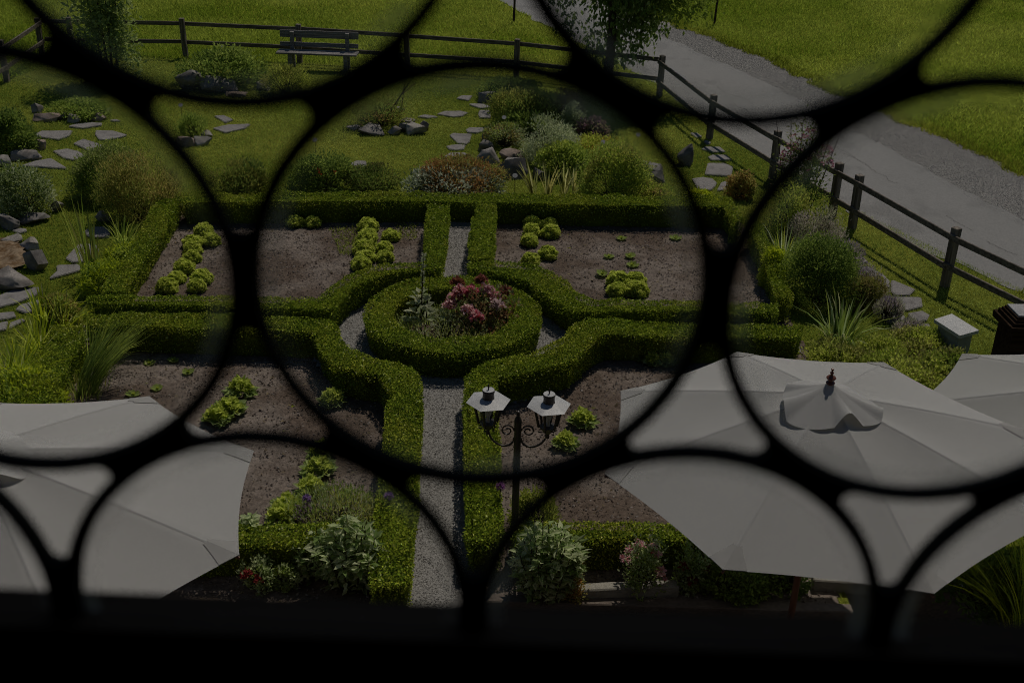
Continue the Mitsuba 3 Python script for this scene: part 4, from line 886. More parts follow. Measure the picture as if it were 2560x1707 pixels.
for dx, dy, z, k, cc in ((-0.22, 0.08, 0.60, 46, PINK), (-0.08, 0.05, 0.62, 46, [(0.34, 0.09, 0.12), (0.36, 0.15, 0.17)]), (-0.30, 0.02, 0.52, 36, PINK), (0.12, 0.16, 0.60, 40, [(0.30, 0.20, 0.21), (0.25, 0.15, 0.16)]), (0.22, 0.1, 0.55, 30, PINK),
                         (-0.10, -0.25, 0.50, 34, PINK), (0.0, -0.32, 0.44, 34, [(0.34, 0.09, 0.12), PINK[1]]), (0.28, -0.1, 0.50, 34, [(0.34, 0.26, 0.26)]), (-0.36, -0.06, 0.46, 22, PINK), (0.05, 0.3, 0.66, 30, [(0.13, 0.05, 0.03), (0.16, 0.06, 0.05)]), (-0.28, 0.4, 0.58, 28, [(0.13, 0.05, 0.03)]), (0.38, 0.2, 0.56, 24, [(0.12, 0.05, 0.035)])):
    part(t, 'blossom', lply([bloom((rb[0] + dx + rr.normal(0, 0.01), rb[1] + dy, z + 0.07 - 0.02 * j), 0.075, 0.06, cc, k // 2, rr) for j in range(2)] + [bloom((rb[0] + dx + 0.06 * math.cos(j * 2.1), rb[1] + dy + 0.05 * math.sin(j * 2.1), z + 0.04), 0.06, 0.045, cc, k // 2, rr) for j in range(3)]))

# ------------------------------------------------------------------ salads
def salad_mesh(seed, R, H, cols, rows=5, per=9, frill=0.12, upright=0.5):
    """A salad head: rings of frilled cupped leaves, each a small grid."""
    rr = np.random.default_rng(seed); V, F, C, at = [], [], [], 0
    for k in range(rows):
        e = k / max(rows - 1, 1)           # 0 outer leaves, 1 heart
        for j in range(per - k):
            a = 2 * np.pi * (j + 0.5 * (k % 2) + 0.3 * rr.random()) / (per - k)
            L = R * (1.05 - 0.45 * e) * rr.uniform(0.85, 1.15); Wd = L * rr.uniform(0.75, 1.0)
            el = 0.15 + (1.15 - 0.25 + upright * 0.4) * e + rr.uniform(-0.1, 0.1)
            nu, nv = 4, 4
            u, v = np.meshgrid(np.linspace(0, 1, nu + 1), np.linspace(-1, 1, nv + 1), indexing='ij')
            wd = Wd * np.sin(np.pi * (0.12 + 0.62 * u)) / 2
            rad = L * u
            cu = el + 0.9 * u * (0.35 + 0.4 * e)   # cups inward toward the tip
            x = np.cos(cu) * rad; z = np.sin(cu) * rad * (H / R) + 0.16 * np.abs(v) * wd
            y = v * wd
            fr = frill * R * u * (rr.standard_normal(u.shape) * 0.9)
            x, y, z = x + fr * 0.5, y + fr * 0.5, z + fr
            P = np.stack([x * math.cos(a) - y * math.sin(a), x * math.sin(a) + y * math.cos(a), np.maximum(z, 0.0) + 0.012], -1).reshape(-1, 3)
            i, jj = np.meshgrid(np.arange(nu), np.arange(nv), indexing='ij')
            q = np.stack([i * (nv + 1) + jj, (i + 1) * (nv + 1) + jj, (i + 1) * (nv + 1) + jj + 1, i * (nv + 1) + jj + 1], -1).reshape(-1, 4)
            f = np.vstack([q[:, [0, 1, 2]], q[:, [0, 2, 3]]])
            c = np.asarray(cols[0]) * (1 - e) + np.asarray(cols[1]) * e
            c = c * rr.uniform(0.85, 1.15)
            V.append(P); F.append(f + at); C.append(np.broadcast_to(c, P.shape)); at += len(P)
    return ply((np.vstack(V), np.vstack(F)), 'leaf', smooth=True, color=np.vstack(C) * 1.9)


def curly_mesh(seed):
    """A tight curly head: a lumpy ball of crinkled leaf edges over a few wide outer leaves."""
    rr = np.random.default_rng(seed)
    n = 620
    k = np.array([[math.cos(a) * math.cos(e), math.sin(a) * math.cos(e), math.sin(e)] for a, e in [(rr.uniform(0, 0.6) + j * 2 * math.pi / 6, rr.uniform(0.15, 0.45)) for j in range(6)] + [(rr.uniform(0, 0.8) + j * 2 * math.pi / 4, rr.uniform(0.8, 1.15)) for j in range(4)] + [(0, 1.5)]])
    q = k[rr.integers(0, len(k), n)]
    d = unit(q + 0.30 * rr.standard_normal((n, 3)))
    bump = 0.84 + 0.26 * np.exp(-((d - q) ** 2).sum(1) / 0.11)
    P = d * bump[:, None] * [0.165, 0.165, 0.15] + [0, 0, 0.06]
    P[:, 2] = np.maximum(P[:, 2], 0.012)
    tone = (0.55 + 0.45 * np.clip(P[:, 2] / 0.18, 0, 1)) * (1 + 0.0 * n)
    C = pick(rr, n, [(0.31, 0.345, 0.07), (0.37, 0.39, 0.10), (0.26, 0.30, 0.05)], 0.12)
    D = unit(d * 0.5 + 0.8 * rr.standard_normal((n, 3)) + [0, 0, 0.2])
    a = leaves(P - D * 0.02, D, 0.05 * rr.uniform(0.7, 1.3, n), 0.055 * rr.uniform(0.7, 1.2, n), C, rr, 0.4)
    g = rr.uniform(0, 2 * np.pi, 26)
    D2 = np.stack([np.cos(g), np.sin(g), rr.uniform(0.05, 0.4, 26)], 1)
    b = leaves(D2 * [0.09, 0.09, 0.03] + [0, 0, 0.015], D2, 0.11, 0.11, pick(rr, 26, [(0.23, 0.28, 0.05)], 0.15), rr, 0.25)
    c = blob(0, 0, 0.12, 0.12, 0.0, 0.17, seed)
    return lply([a, b, (np.array(c.vertices), np.array(c.faces), np.array([0.10, 0.14, 0.015]))])


CURLY = [curly_mesh(300 + i) for i in range(4)]
def cabbage_mesh(seed):
    """A loose head: a bright upright heart inside wide outer leaves."""
    rr = np.random.default_rng(seed)
    n = 150
    d = dome(rr, n); d[:, 2] = np.abs(d[:, 2]); d = unit(d + [0, 0, 0.25])
    P = d * [0.115, 0.115, 0.17] * rr.uniform(0.55, 1.0, (n, 1)) + [0, 0, 0.03]
    a = leaves(P, d * [0.6, 0.6, 1] + 0.35 * rr.standard_normal((n, 3)), 0.075 * rr.uniform(0.7, 1.3, n), 0.075 * rr.uniform(0.7, 1.2, n), pick(rr, n, [(0.31, 0.34, 0.07), (0.25, 0.29, 0.06)], 0.12), rr, 0.35)
    n = 34
    g = rr.uniform(0, 2 * np.pi, n); e = rr.uniform(0.1, 0.6, n)
    d = np.stack([np.cos(g) * np.cos(e), np.sin(g) * np.cos(e), np.sin(e)], 1)
    b = leaves(d * [0.07, 0.07, 0.02] + [0, 0, 0.03], d, 0.15 * rr.uniform(0.8, 1.2, n), 0.12 * rr.uniform(0.8, 1.2, n), pick(rr, n, [(0.20, 0.25, 0.10), (0.24, 0.28, 0.12), (0.16, 0.21, 0.06)], 0.12), rr, 0.22)
    return lply([a, b])


ROMA = [cabbage_mesh(320 + i) for i in range(5)]
SEED = [salad_mesh(340 + i, 0.09, 0.07, [(0.17, 0.22, 0.06), (0.24, 0.28, 0.05)], 2, 5, 0.06) for i in range(2)]
rs = np.random.default_rng(9)


def salads(meshes, name, pts, label, catg='lettuce', size=1.0):
    for i, p in enumerate(pts):
        k = thing(name, label.format(ORD[i]), catg)
        s = size * rs.uniform(0.9, 1.1) * (0.74 if meshes is CURLY else 1.0)
        scene[k] = {**meshes[i % len(meshes)], 'to_world': T().translate([p[0], p[1], 0.0]).rotate([0, 0, 1], float(rs.uniform(0, 360))).scale([s, s, s * float(rs.uniform(0.9, 1.1))])}


salads(CURLY, 'lettuce', [(-3.59, 18.06), (-3.37, 18.13), (-3.55, 17.70), (-3.28, 17.72)], 'curly lettuce, {} of the square of four under the back hedge, counted row by row', size=1.12)
salads(CURLY, 'lettuce', [(-2.08, 18.14)], 'single curly lettuce near the back hedge left of the gravel path', size=1.25)
salads(CURLY, 'lettuce', [(-2.36, 17.58), (-2.31, 17.22), (-2.32, 16.97), (-2.31, 16.63), (-2.25, 16.32), (-2.28, 16.05)], 'curly lettuce, {} from the back in the rear left bed\'s long row', size=1.2)
salads(CURLY, 'lettuce', [(-1.96, 17.23), (-2.01, 16.77), (-1.95, 16.36)], 'curly lettuce, {} from the back in the rear left bed\'s short row', size=1.1)
salads(CURLY, 'lettuce', [(-4.89, 17.15), (-4.95, 16.71), (-4.89, 16.46), (-4.82, 16.14), (-4.83, 15.73), (-4.85, 15.39), (-4.89, 15.05)], 'curly lettuce, {} from the back in the row beside the left hedge', size=1.15)
salads(CURLY, 'lettuce', [(-4.70, 16.83), (-4.49, 15.41), (-4.48, 15.10)], 'curly lettuce, {} from the back in the second row from the left hedge', size=1.15)
salads(CURLY, 'lettuce', [(0.295, 18.26), (0.274, 17.93), (0.267, 17.58), (0.55, 17.91), (0.57, 17.55)], 'curly lettuce, {} of the tight group right of the rear path, by columns', size=1.15)
salads(CURLY, 'lettuce', [(0.228, 17.18), (0.51, 16.67), (0.246, 16.43)], 'loose curly lettuce, {} from the back, right of the rear path', size=1.05)
salads(CURLY, 'lettuce', [(1.53, 15.72), (1.78, 15.73), (1.49, 15.38), (1.77, 15.39)], 'curly lettuce, {} of the square of four in the rear right bed, by rows', size=1.3)
salads(SEED, 'lettuce_seedling', [(1.46, 16.75), (1.78, 16.78), (1.79, 16.42), (1.32, 16.05), (1.70, 17.51), (2.58, 17.58)], 'small lettuce seedling {} in the bare middle of the rear right bed', 'seedling')
salads(ROMA, 'cabbage', [(-3.22, 12.21), (-3.26, 11.74), (-3.36, 11.55), (-2.10, 12.02)], 'leafy cabbage {} from the left rear of the front left bed', 'cabbage', 1.0)
salads(ROMA, 'cabbage', [(-2.05, 10.90), (-2.03, 10.54), (-2.05, 10.16), (-2.24, 9.86), (-2.25, 9.65)], 'leafy cabbage {} from the back in the row beside the sage bush', 'cabbage', 0.95)
salads(ROMA, 'cabbage', [(1.68, 13.43), (1.81, 13.28), (1.97, 13.29)], 'leafy cabbage {} from the left at the back of the front right bed', 'cabbage', 0.8)
salads(ROMA, 'cabbage', [(0.84, 11.72), (0.63, 11.22)], 'leafy cabbage {} from the back beside the lamp post', 'cabbage', 0.85)
salads(SEED, 'lettuce_seedling', [(-4.52, 12.88), (-4.24, 12.97), (-4.24, 12.25), (-4.48, 12.09), (-3.98, 12.67)], 'small lettuce seedling {} in the front left bed', 'seedling', 0.85)
wd = thing('weed_patch', 'thin weeds scattered between the lettuces of the rear left bed', 'weeds')
rr = np.random.default_rng(400)
wp = unary_union([Polygon([(-3.02, 17.67), (-2.53, 17.89), (-2.42, 16.55), (-2.66, 16.53)]), Polygon([(-1.98, 17.93), (-1.59, 17.96), (-1.57, 17.26), (-1.82, 17.25)])])
scene[wd] = lply([turf(wp, 700, 0.05, 0.03, [(0.12, 0.15, 0.03), (0.19, 0.2, 0.06)], rr, 0.01)])
labels[wd] = {'kind': 'stuff', 'label': labels[wd]['label']}

# white round plant markers
for p, h, lb in (((-0.284, 22.82), 0.42, 'white round plant marker at the left of the rock garden'), ((0.87, 21.40), 0.5, 'white round plant marker in the middle of the rock garden'), ((1.59, 21.11), 0.5, 'white round plant marker on the yellow green bush'),
                 ((2.31, 21.90), 0.42, 'white round plant marker at the right of the rock garden'), ((-0.029, 19.35), 0.4, 'white round plant marker beside the yucca'), ((-3.71, 20.75), 0.5, 'thin white plant marker above the bush with red flowers'), ((-6.75, 22.94), 0.45, 'white round plant marker beside the three little rocks'), ((-7.00, 27.60), 0.55, 'white round plant marker on the wide bush near the back fence')):
    t = thing('plant_marker', lb, 'plant marker')
    d = trimesh.creation.cylinder(0.045, 0.004, sections=20)
    d.apply_transform(trimesh.transformations.rotation_matrix(0.75, [1, 0, 0])); d.apply_translation([p[0], p[1], h])
    part(t, 'disc', ply(d, 'white_disc'))
    part(t, 'stake', ply(tube([(p[0], p[1] + 0.01, 0), (p[0], p[1] + 0.01, h - 0.01)], 0.005, 5), 'lamp_iron'))

# ------------------------------------------------------------------ lamp post with two lanterns
lp = np.array((0.075, 9.14)); lz = 1.56
lamp = thing('lamp_post', 'dark iron lamp post with two hexagonal lanterns beside the path', 'street lamp')
part(lamp, 'post', ply(cat([tube([(lp[0], lp[1], 0), (lp[0], lp[1], 0.25), (lp[0], lp[1], lz - 0.12), (lp[0], lp[1], lz)], [0.045, 0.036, 0.033, 0.036], 14), bx(lp[0] - 0.07, lp[0] + 0.07, lp[1] - 0.07, lp[1] + 0.07, 0, 0.08, 0.01)]), 'lamp_iron', smooth=35))
fin = lathe([(0, 0), (0.036, 0), (0.03, 0.03), (0.014, 0.055), (0.02, 0.07), (0.012, 0.085), (0.016, 0.1), (0, 0.115)], 14); fin.apply_translation([lp[0], lp[1], lz])
part(lamp, 'finial', ply(fin, 'lamp_iron', smooth=35))
HEX = np.arange(6) * np.pi / 3 + 0.2


def hexa(r, z, c): return np.stack([c[0] + r * np.cos(HEX), c[1] + r * np.sin(HEX), np.full(6, z)], 1)


for sd in (-1, 1):
    cx = np.array([lp[0] + sd * 0.272, lp[1]]); zb = 1.50 if sd < 0 else 1.475
    th_ = np.linspace(0, 1, 22)
    sw = np.stack([lp[0] + sd * (0.03 + 0.242 * (1 - np.cos(th_ * np.pi)) / 2), 0 * th_ + lp[1], lz - 0.17 - 0.115 * np.sin(th_ * np.pi) + (zb - lz + 0.17) * th_ ** 2], 1)
    tt = np.linspace(0, 1, 26)
    an = np.pi + tt * 2.9 * np.pi; rad = 0.062 * (1 - 0.72 * tt)
    scr = np.stack([lp[0] + sd * (0.095 + rad * np.cos(an)), 0 * tt + lp[1], lz - 0.10 + rad * np.sin(-an)], 1)
    part(lamp, 'arm', ply(cat([tube(sw, 0.0105, 8), tube(scr, 0.0075, 7)]), 'lamp_iron', smooth=40))
    lan = part(lamp, 'lantern', ply(cat([trimesh.convex.convex_hull(np.vstack([hexa(0.085, zb + 0.045, cx), hexa(0.06, zb + 0.012, cx), hexa(0.03, zb - 0.03, cx)])), trimesh.creation.cylinder(0.018, 0.06, sections=12, transform=trimesh.transformations.translation_matrix([cx[0], cx[1], zb - 0.05]))] +
                                    [tube([a, b], 0.0135, 6) for a, b in zip(hexa(0.085, zb + 0.04, cx), hexa(0.130, zb + 0.262, cx))] + [tube([a, b], 0.008, 6) for a, b in zip(hexa(0.13, zb + 0.262, cx), np.roll(hexa(0.13, zb + 0.262, cx), -1, 0))] +
                                    [tube([(cx[0] + 0.055 * math.cos(g), cx[1] + 0.055 * math.sin(g), zb - 0.02), (cx[0] + 0.085 * math.cos(g), cx[1] + 0.085 * math.sin(g), zb - 0.01), (cx[0] + 0.08 * math.cos(g), cx[1] + 0.08 * math.sin(g), zb + 0.015), (cx[0] + 0.06 * math.cos(g), cx[1] + 0.06 * math.sin(g), zb + 0.012)], 0.006, 6) for g in HEX]), 'lamp_iron', smooth=35))
    # the roof: a six-cornered hat with slightly hollow flanks
    rows = []
    for r, z, rd in ((0.203, 0.262, 0.0), (0.150, 0.274, 0.0), (0.095, 0.285, 0.35), (0.055, 0.293, 1.0)):
        g = np.linspace(0, 2 * np.pi, 37)[:-1] + 0.2
        hx_ = r * np.cos(np.pi / 6) / np.cos((g - 0.2) % (np.pi / 3) - np.pi / 6)
        rr_ = hx_ * (1 - rd) + r * rd
        rows.append(np.stack([cx[0] + rr_ * np.cos(g), cx[1] + rr_ * np.sin(g), np.full(36, zb + z)], 1))
    V = np.vstack(rows); f = []
    for k in range(3):
        for j in range(36): f.append([k * 36 + j, k * 36 + (j + 1) % 36, (k + 1) * 36 + (j + 1) % 36, (k + 1) * 36 + j])
    k = part(lan, 'roof', ply((V, np.array(f)), 'lamp_cap', smooth=30), 'pale grey hexagonal lantern roof')
    kn = lathe([(0, 0.0), (0.055, 0.0), (0.050, 0.05), (0.056, 0.072), (0.056, 0.084), (0.0, 0.09)], 20); kn.apply_translation([cx[0], cx[1], zb + 0.285])
    part(lan, 'chimney', ply(kn, 'lamp_iron', smooth=30))
    dk = trimesh.creation.cylinder(0.053, 0.005, sections=24); dk.apply_translation([cx[0], cx[1], zb + 0.285 + 0.092])
    part(lan, 'chimney_lid', ply(dk, 'lamp_cap', smooth=30))
    pin = lathe([(0, 0), (0.006, 0), (0.006, 0.02), (0.011, 0.03), (0.007, 0.04), (0.005, 0.055), (0, 0.06)], 10); pin.apply_translation([cx[0], cx[1], zb + 0.379])
    part(lan, 'pin', ply(pin, 'lamp_iron', smooth=30))
    for a, b, c2, d2 in zip(hexa(0.085, zb + 0.045, cx), np.roll(hexa(0.085, zb + 0.045, cx), -1, 0), np.roll(hexa(0.13, zb + 0.26, cx), -1, 0), hexa(0.13, zb + 0.26, cx)):
        part(lan, 'glass_pane', ply((np.array([a, b, c2, d2]), np.array([[0, 1, 2], [0, 2, 3]])), 'pane_glass'))
    bl = lathe([(0, 0), (0.016, 0.0), (0.017, 0.05), (0.03, 0.085), (0.034, 0.12), (0.026, 0.15), (0, 0.163)], 16); bl.apply_translation([cx[0], cx[1], zb + 0.046])
    part(lan, 'bulb', ply(bl, 'bulb', smooth=50))

# ------------------------------------------------------------------ parasols
def parasol(name, label, c, rim_pts, apex, n_sag=0.022, frill=0.40, seed=0, vent=True):
    rr = np.random.default_rng(seed)
    t = thing(name, label, 'parasol')
    rim = np.asarray(rim_pts, float); n = len(rim)
    A = np.array([c[0], c[1], apex])
    # canopy: panels between the ribs, hollow at the hem, slightly sunk between ribs
    V, F = [], []
    gx, gy = np.meshgrid(np.arange(n * 15), np.arange(15), indexing='ij')
    WR = meshkit.fbm(np.stack([gx * 0.33, gy * 0.16, gx * 0 + seed * 7.3], -1), 3)
    M, K = 14, 14
    for i in range(n):
        a, b = rim[i], rim[(i + 1) % n]
        base = len(V)
        for r in range(M + 1):
            s = r / M
            for k in range(K + 1):
                w = k / K
                e = a * (1 - w) + b * w
                bow = 4 * w * (1 - w)
                e = e + (A * [1, 1, 0] + [0, 0, e[2]] - e) * 0.026 * bow     # concave hem
                p = A * (1 - s) + e * s
                p[2] += -n_sag * bow * s * (1 - 0.55 * s) + 0.018 * math.sin(math.pi * s) * (1 - bow)
                p[2] += 0.010 * (float(WR[i * 15 + r, k]) - 0.5) * bow
                V.append(p)
        for r in range(M):
            for k in range(K):
                q = base + r * (K + 1) + k
                F.append([q, q + K + 1, q + K + 2, q + 1])
    m = trimesh.Trimesh(np.array(V), np.vstack([np.array(F)[:, [0, 1, 2]], np.array(F)[:, [0, 2, 3]]]), process=False); m.merge_vertices()
    part(t, 'canopy', ply(m, 'canvas', smooth=40))
    # sewn pockets at the corners, one layer of canvas more
    def skin(i, sv, w, up_=0.006):
        a, b = rim[i % n], rim[(i + 1) % n]
        e = a * (1 - w) + b * w
        bow = 4 * w * (1 - w)
        e = e + (A * [1, 1, 0] + [0, 0, e[2]] - e) * 0.026 * bow
        p = A * (1 - sv) + e * sv
        p[2] += -n_sag * bow * sv * (1 - 0.55 * sv) + 0.018 * math.sin(math.pi * sv) * (1 - bow)
        return p + [0, 0, up_]
    for i in range(n):
        strip = np.array([[skin(i - 1, sv, 1 - 0.012 / max(sv, 0.15), 0.002), skin(i, sv, 0.0, 0.003), skin(i, sv, 0.012 / max(sv, 0.15), 0.002)] for sv in np.linspace(0.12, 0.884, 14)]).reshape(-1, 3)
        part(t, 'seam', ply((strip, np.array([[3 * r + k, 3 * r + 3 + k, 3 * r + 4 + k, 3 * r + 1 + k] for r in range(13) for k in range(2)])), 'canvas'))
    for i in range(n):
        grid = []
        for sv in (0.885, 0.92, 0.96, 1.0):
            hw = 0.03 + 0.085 * (sv - 0.885) / 0.115
            grid.append([skin(i - 1, sv, 1 - hw), skin(i - 1, sv, 1 - hw / 2), skin(i, sv, 0.0), skin(i, sv, hw / 2), skin(i, sv, hw)])
        V = np.array(grid).reshape(-1, 3)
        f = [[r * 5 + k, (r + 1) * 5 + k, (r + 1) * 5 + k + 1, r * 5 + k + 1] for r in range(3) for k in range(4)]
        part(t, 'corner_pocket', ply((V, np.array(f)), 'canvas_patch'))
    ribs = [tube([A - [0, 0, 0.06], (A + p) / 2 - [0, 0, 0.03], p - [0, 0, 0.025]], 0.011, 6) for p in rim]
    for rb_ in ribs: part(t, 'rib', ply(rb_, 'pole_wood', smooth=40))
    part(t, 'pole', ply(tube([(c[0], c[1], -0.33), (c[0], c[1], apex)], 0.03, 12), 'pole_wood', smooth=40))
    part(t, 'base', ply(cat([bx(c[0] - 0.4, c[0] + 0.4, c[1] - 0.4, c[1] + 0.4, -0.345, -0.28, 0.01)]), 'stone_mat'))
    if vent:
        # loose ruffled cap over the vent
        g = np.linspace(0, 2 * np.pi, 97)[:-1]
        rows = []
        slope = (apex - rim[:, 2].mean()) / np.linalg.norm((rim - A)[:, :2], axis=1).mean()
        for s in np.linspace(0, 1, 15):
            wv = np.maximum(0, np.cos(g * 5 + 0.9 * np.sin(g * 2 + seed) + seed)) * (0.6 + 0.4 * np.cos(g + 2))
            rad = frill * (0.05 + 0.95 * s) * (1 + 0.12 * s * np.cos(g * 3 + 1) - 0.06 * s * wv)
            z = apex + 0.075 - 0.075 * s ** 0.7 - slope * rad * 0.98 + 0.11 * s ** 1.8 * wv + 0.02 - 0.012 * s
            rows.append(np.stack([c[0] + rad * np.cos(g), c[1] + rad * np.sin(g), z], 1))
        V = np.vstack(rows); f = []
        for k in range(14):
            for j in range(96): f.append([k * 96 + j, k * 96 + (j + 1) % 96, (k + 1) * 96 + (j + 1) % 96, (k + 1) * 96 + j])
        part(t, 'vent_cap', ply((V, np.array(f)), 'canvas', smooth=True))
        fn = lathe([(0, 0), (0.034, 0.0), (0.037, 0.010), (0.026, 0.02), (0.018, 0.026), (0.018, 0.032), (0.034, 0.04), (0.040, 0.052), (0.032, 0.064), (0.012, 0.074), (0.010, 0.086), (0.015, 0.092), (0.016, 0.099), (0.008, 0.107), (0.007, 0.117), (0.013, 0.125), (0.011, 0.134), (0, 0.138)], 20)
        fn.apply_translation([c[0], c[1], apex + 0.09])
        part(t, 'finial', ply(fn, 'turned_wood', smooth=35))
    return t


def octa(c, R, z, rot, jit=0.0):
    a = rot + np.arange(8) * np.pi / 4
    return np.stack([c[0] + R * np.cos(a), c[1] + R * np.sin(a), np.full(8, z)], 1)


r1 = np.array([(4.40, 8.66), (3.52, 9.84), (2.15, 9.97), (0.98, 9.14), (0.76, 7.79), (1.52, 6.62), (2.94, 6.42), (4.14, 7.34)])
parasol('parasol', 'large pale canvas parasol with a wooden knob in the right half', (2.54, 8.2), np.column_stack([r1, np.full(8, 1.9)]), 2.46, seed=1)
parasol('parasol', 'pale parasol half hidden behind the large one at the right edge', (5.39, 9.04), octa((5.39, 9.04), 1.7, 1.68, 0.5377), 2.18, seed=2)
parasol('parasol', 'pale parasol at the lower left whose corner points into the front bed', (-3.77, 6.97), octa((-3.511, 6.944), 1.74, 2.006, -0.261), 2.5, seed=3)
parasol('parasol', 'pale parasol in the lower left corner beneath the other one', (-4.3, 4.35), octa((-4.3, 4.35), 1.6, 1.95, 0.1), 2.45, seed=4)

# ------------------------------------------------------------------ white cabinet, pillar, kerb
cab = thing('meter_cabinet', 'low white painted cabinet with an overhanging lid beside the fence path', 'cabinet')
cz = 0.55
cq = np.array([(5.44, 13.70), (5.73, 13.89), (5.92, 13.41), (5.62, 13.24)])
lid = trimesh.creation.extrude_polygon(Polygon(cq), 0.045, engine='earcut'); lid.apply_translation([0, 0, cz - 0.045])
part(cab, 'lid', ply(lid, 'cabinet_paint'))
body = trimesh.creation.extrude_polygon(Polygon(cq).buffer(-0.05, join_style=2), cz - 0.05, engine='earcut')
part(cab, 'body', ply(body, 'cabinet_side'))
pil = thing('gate_pillar', 'dark wooden pillar with a stepped cap and pale slab top at the right edge', 'pillar')
PZ = 1.45
c0 = np.array((5.57, 11.80)); cl = np.array((5.54, 12.30)); ux = unit(np.array([1.0, 0.02]))
uy = unit(cl - c0); S = np.linalg.norm(cl - c0)


def quad(a, lo, hi, sx=0.62):
    """A block on the pillar's footprint, drawn in by a on every side."""
    p = [c0 + ux * (a * 1.0) + uy * a, c0 + ux * (sx - a) + uy * a, c0 + ux * (sx - a) + uy * (S - a), c0 + ux * a + uy * (S - a)]
    m = trimesh.creation.extrude_polygon(Polygon(p), hi - lo, engine='earcut'); m.apply_translation([0, 0, lo]); return m


for a, lo, hi in ((0.0, 1.28, 1.36), (0.035, 1.36, 1.40), (0.06, 1.40, 1.43), (0.08, 1.43, 1.455)):
    part(pil, 'cap_step', ply(quad(a, lo, hi), 'dark_timber'))
part(pil, 'top_slab', ply(quad(0.095, 1.455, 1.475), 'pillar_top'), 'pale grey slab on the pillar')
part(pil, 'shaft', ply(quad(0.06, 0.0, 1.28), 'dark_timber'))
kerb = thing('kerb', 'pale rough kerb at the front of the rose bed', 'kerb')
for (ka, kb, lbk) in (((0.60, 8.59), (1.61, 8.69), 0), ((2.89, 8.84), (3.66, 8.81), 1)):
    if lbk: kerb = thing('kerb', 'second pale kerb half under the edge of the large parasol', 'kerb')
    ka, kb = np.array(ka), np.array(kb)
    km = bx(0, np.linalg.norm(kb - ka), -0.055, 0.055, -0.02, 0.12, 0.012).subdivide().subdivide().subdivide()
    km.vertices = km.vertices + 0.012 * (meshkit.fbm(np.array(km.vertices) * 14, 3)[:, None] - 0.5)
    km.apply_transform(trimesh.transformations.rotation_matrix(math.atan2(kb[1] - ka[1], kb[0] - ka[0]), [0, 0, 1])); km.apply_translation([ka[0], ka[1] + 0.03, 0])
    scene[kerb] = ply(km, 'kerb_mat')
shrub('low_bush', (4.42, 8.62, 0.352, 0.59), 'added dark leafy bush standing in for shade in the lower right corner', 'bush', 1500, 0.07, 0.03, DG, 230)  # bush added to darken a terrace corner that would be sunlit
shrub('low_bush', (2.12, 8.75, 0.281, 0.332), 'added low dark bush darkening the soil behind the kerb beside the large parasol', 'bush', 1100, 0.05, 0.026, DG + MG, 231)  # added over sunlit soil so this strip reads as shade
shrub('low_bush', (2.63, 8.83, 0.245, 0.284), 'added low bush darkening the soil under the large parasol hem', 'bush', 900, 0.05, 0.026, DG, 232)  # another added bush, covers sunlit ground to keep it dark
t = thing('ornamental_grass', 'tall yellow green grass clump in the lower right corner under the parasols', 'ornamental grass')
scene[t] = lply([blades((4.62, 8.41), 130, 1.1, 0.02, YG + LIME, rng, 0.14, 0.6, (-0.45, 0.3), 0.35)])
# ------------------------------------------------------------------ the house and its leaded window
house = thing('house', 'dark timbered house wall and room around the leaded window', 'house')
OX, OZ0, OZ1 = 0.315, 6.60, 7.36
wall = cat([bx(-11, -OX, 0.22, 0.30, 0, 8.9), bx(OX, 11, 0.22, 0.30, 0, 8.9), bx(-OX, OX, 0.22, 0.30, 0, OZ0), bx(-OX, OX, 0.22, 0.30, OZ1, 8.9)])
part(house, 'front_wall', ply(wall, 'facade_timber'))
room = cat([bx(-2.3, -2.2, -3.6, 0.218, 5.3, 8.0), bx(2.2, 2.3, -3.6, 0.218, 5.3, 8.0), bx(-2.3, 2.3, -3.7, -3.6, 5.3, 8.0), bx(-2.3, 2.3, -3.7, 0.218, 5.2, 5.3), bx(-2.3, 2.3, -3.7, 0.218, 8.0, 8.1)])
part(house, 'room', ply(room, 'dark_timber'))
roof = cat([bx(-12, 12, -6.0, 1.75, 8.9, 9.05)])  # unseen; deep overhang added to keep direct sun off the window
part(house, 'roof', ply(roof, 'facade_timber'))
part(house, 'rear_wall', ply(cat([bx(-11, 11, -6.0, -5.9, 0, 8.9), bx(-11, -10.9, -5.9, 0.22, 0, 8.9), bx(10.9, 11, -5.9, 0.22, 0, 8.9)]), 'facade_timber'))

win = thing('leaded_window', 'leaded window of round bullseye panes in dark cames seen from inside', 'window')
PIT, RAD, WU, WV, ROT = 0.10986, 0.0509, -0.00769, 6.8869, -0.0064
YW = 0.25
R2 = np.array([[math.cos(ROT), -math.sin(ROT)], [math.sin(ROT), math.cos(ROT)]])
cent = {}
for j in range(-1, 5):
    for i in range(-3, 4):
        q = R2 @ np.array([(i + 0.5 * (j % 2)) * PIT, j * PIT * math.sqrt(3) / 2])
        cent[(i, j)] = np.array([WU, WV]) + q
frame_rect = sbox(-0.30, 6.70, 0.30, 7.35)
came = frame_rect
rp = np.random.default_rng(31)
discs, tris = [], []
for c in cent.values():
    a = np.linspace(0, 2 * np.pi, 97)[:-1]
    rr_ = RAD * (1 + 0.006 * np.cos(2 * a + rp.uniform(0, 6)) + 0.003 * np.cos(3 * a + rp.uniform(0, 6)))
    discs.append(Polygon(np.stack([c[0] + rr_ * np.cos(a), c[1] + rr_ * np.sin(a)], 1)))
big = unary_union([Point(*c).buffer(RAD + 0.0035, 32) for c in cent.values()])
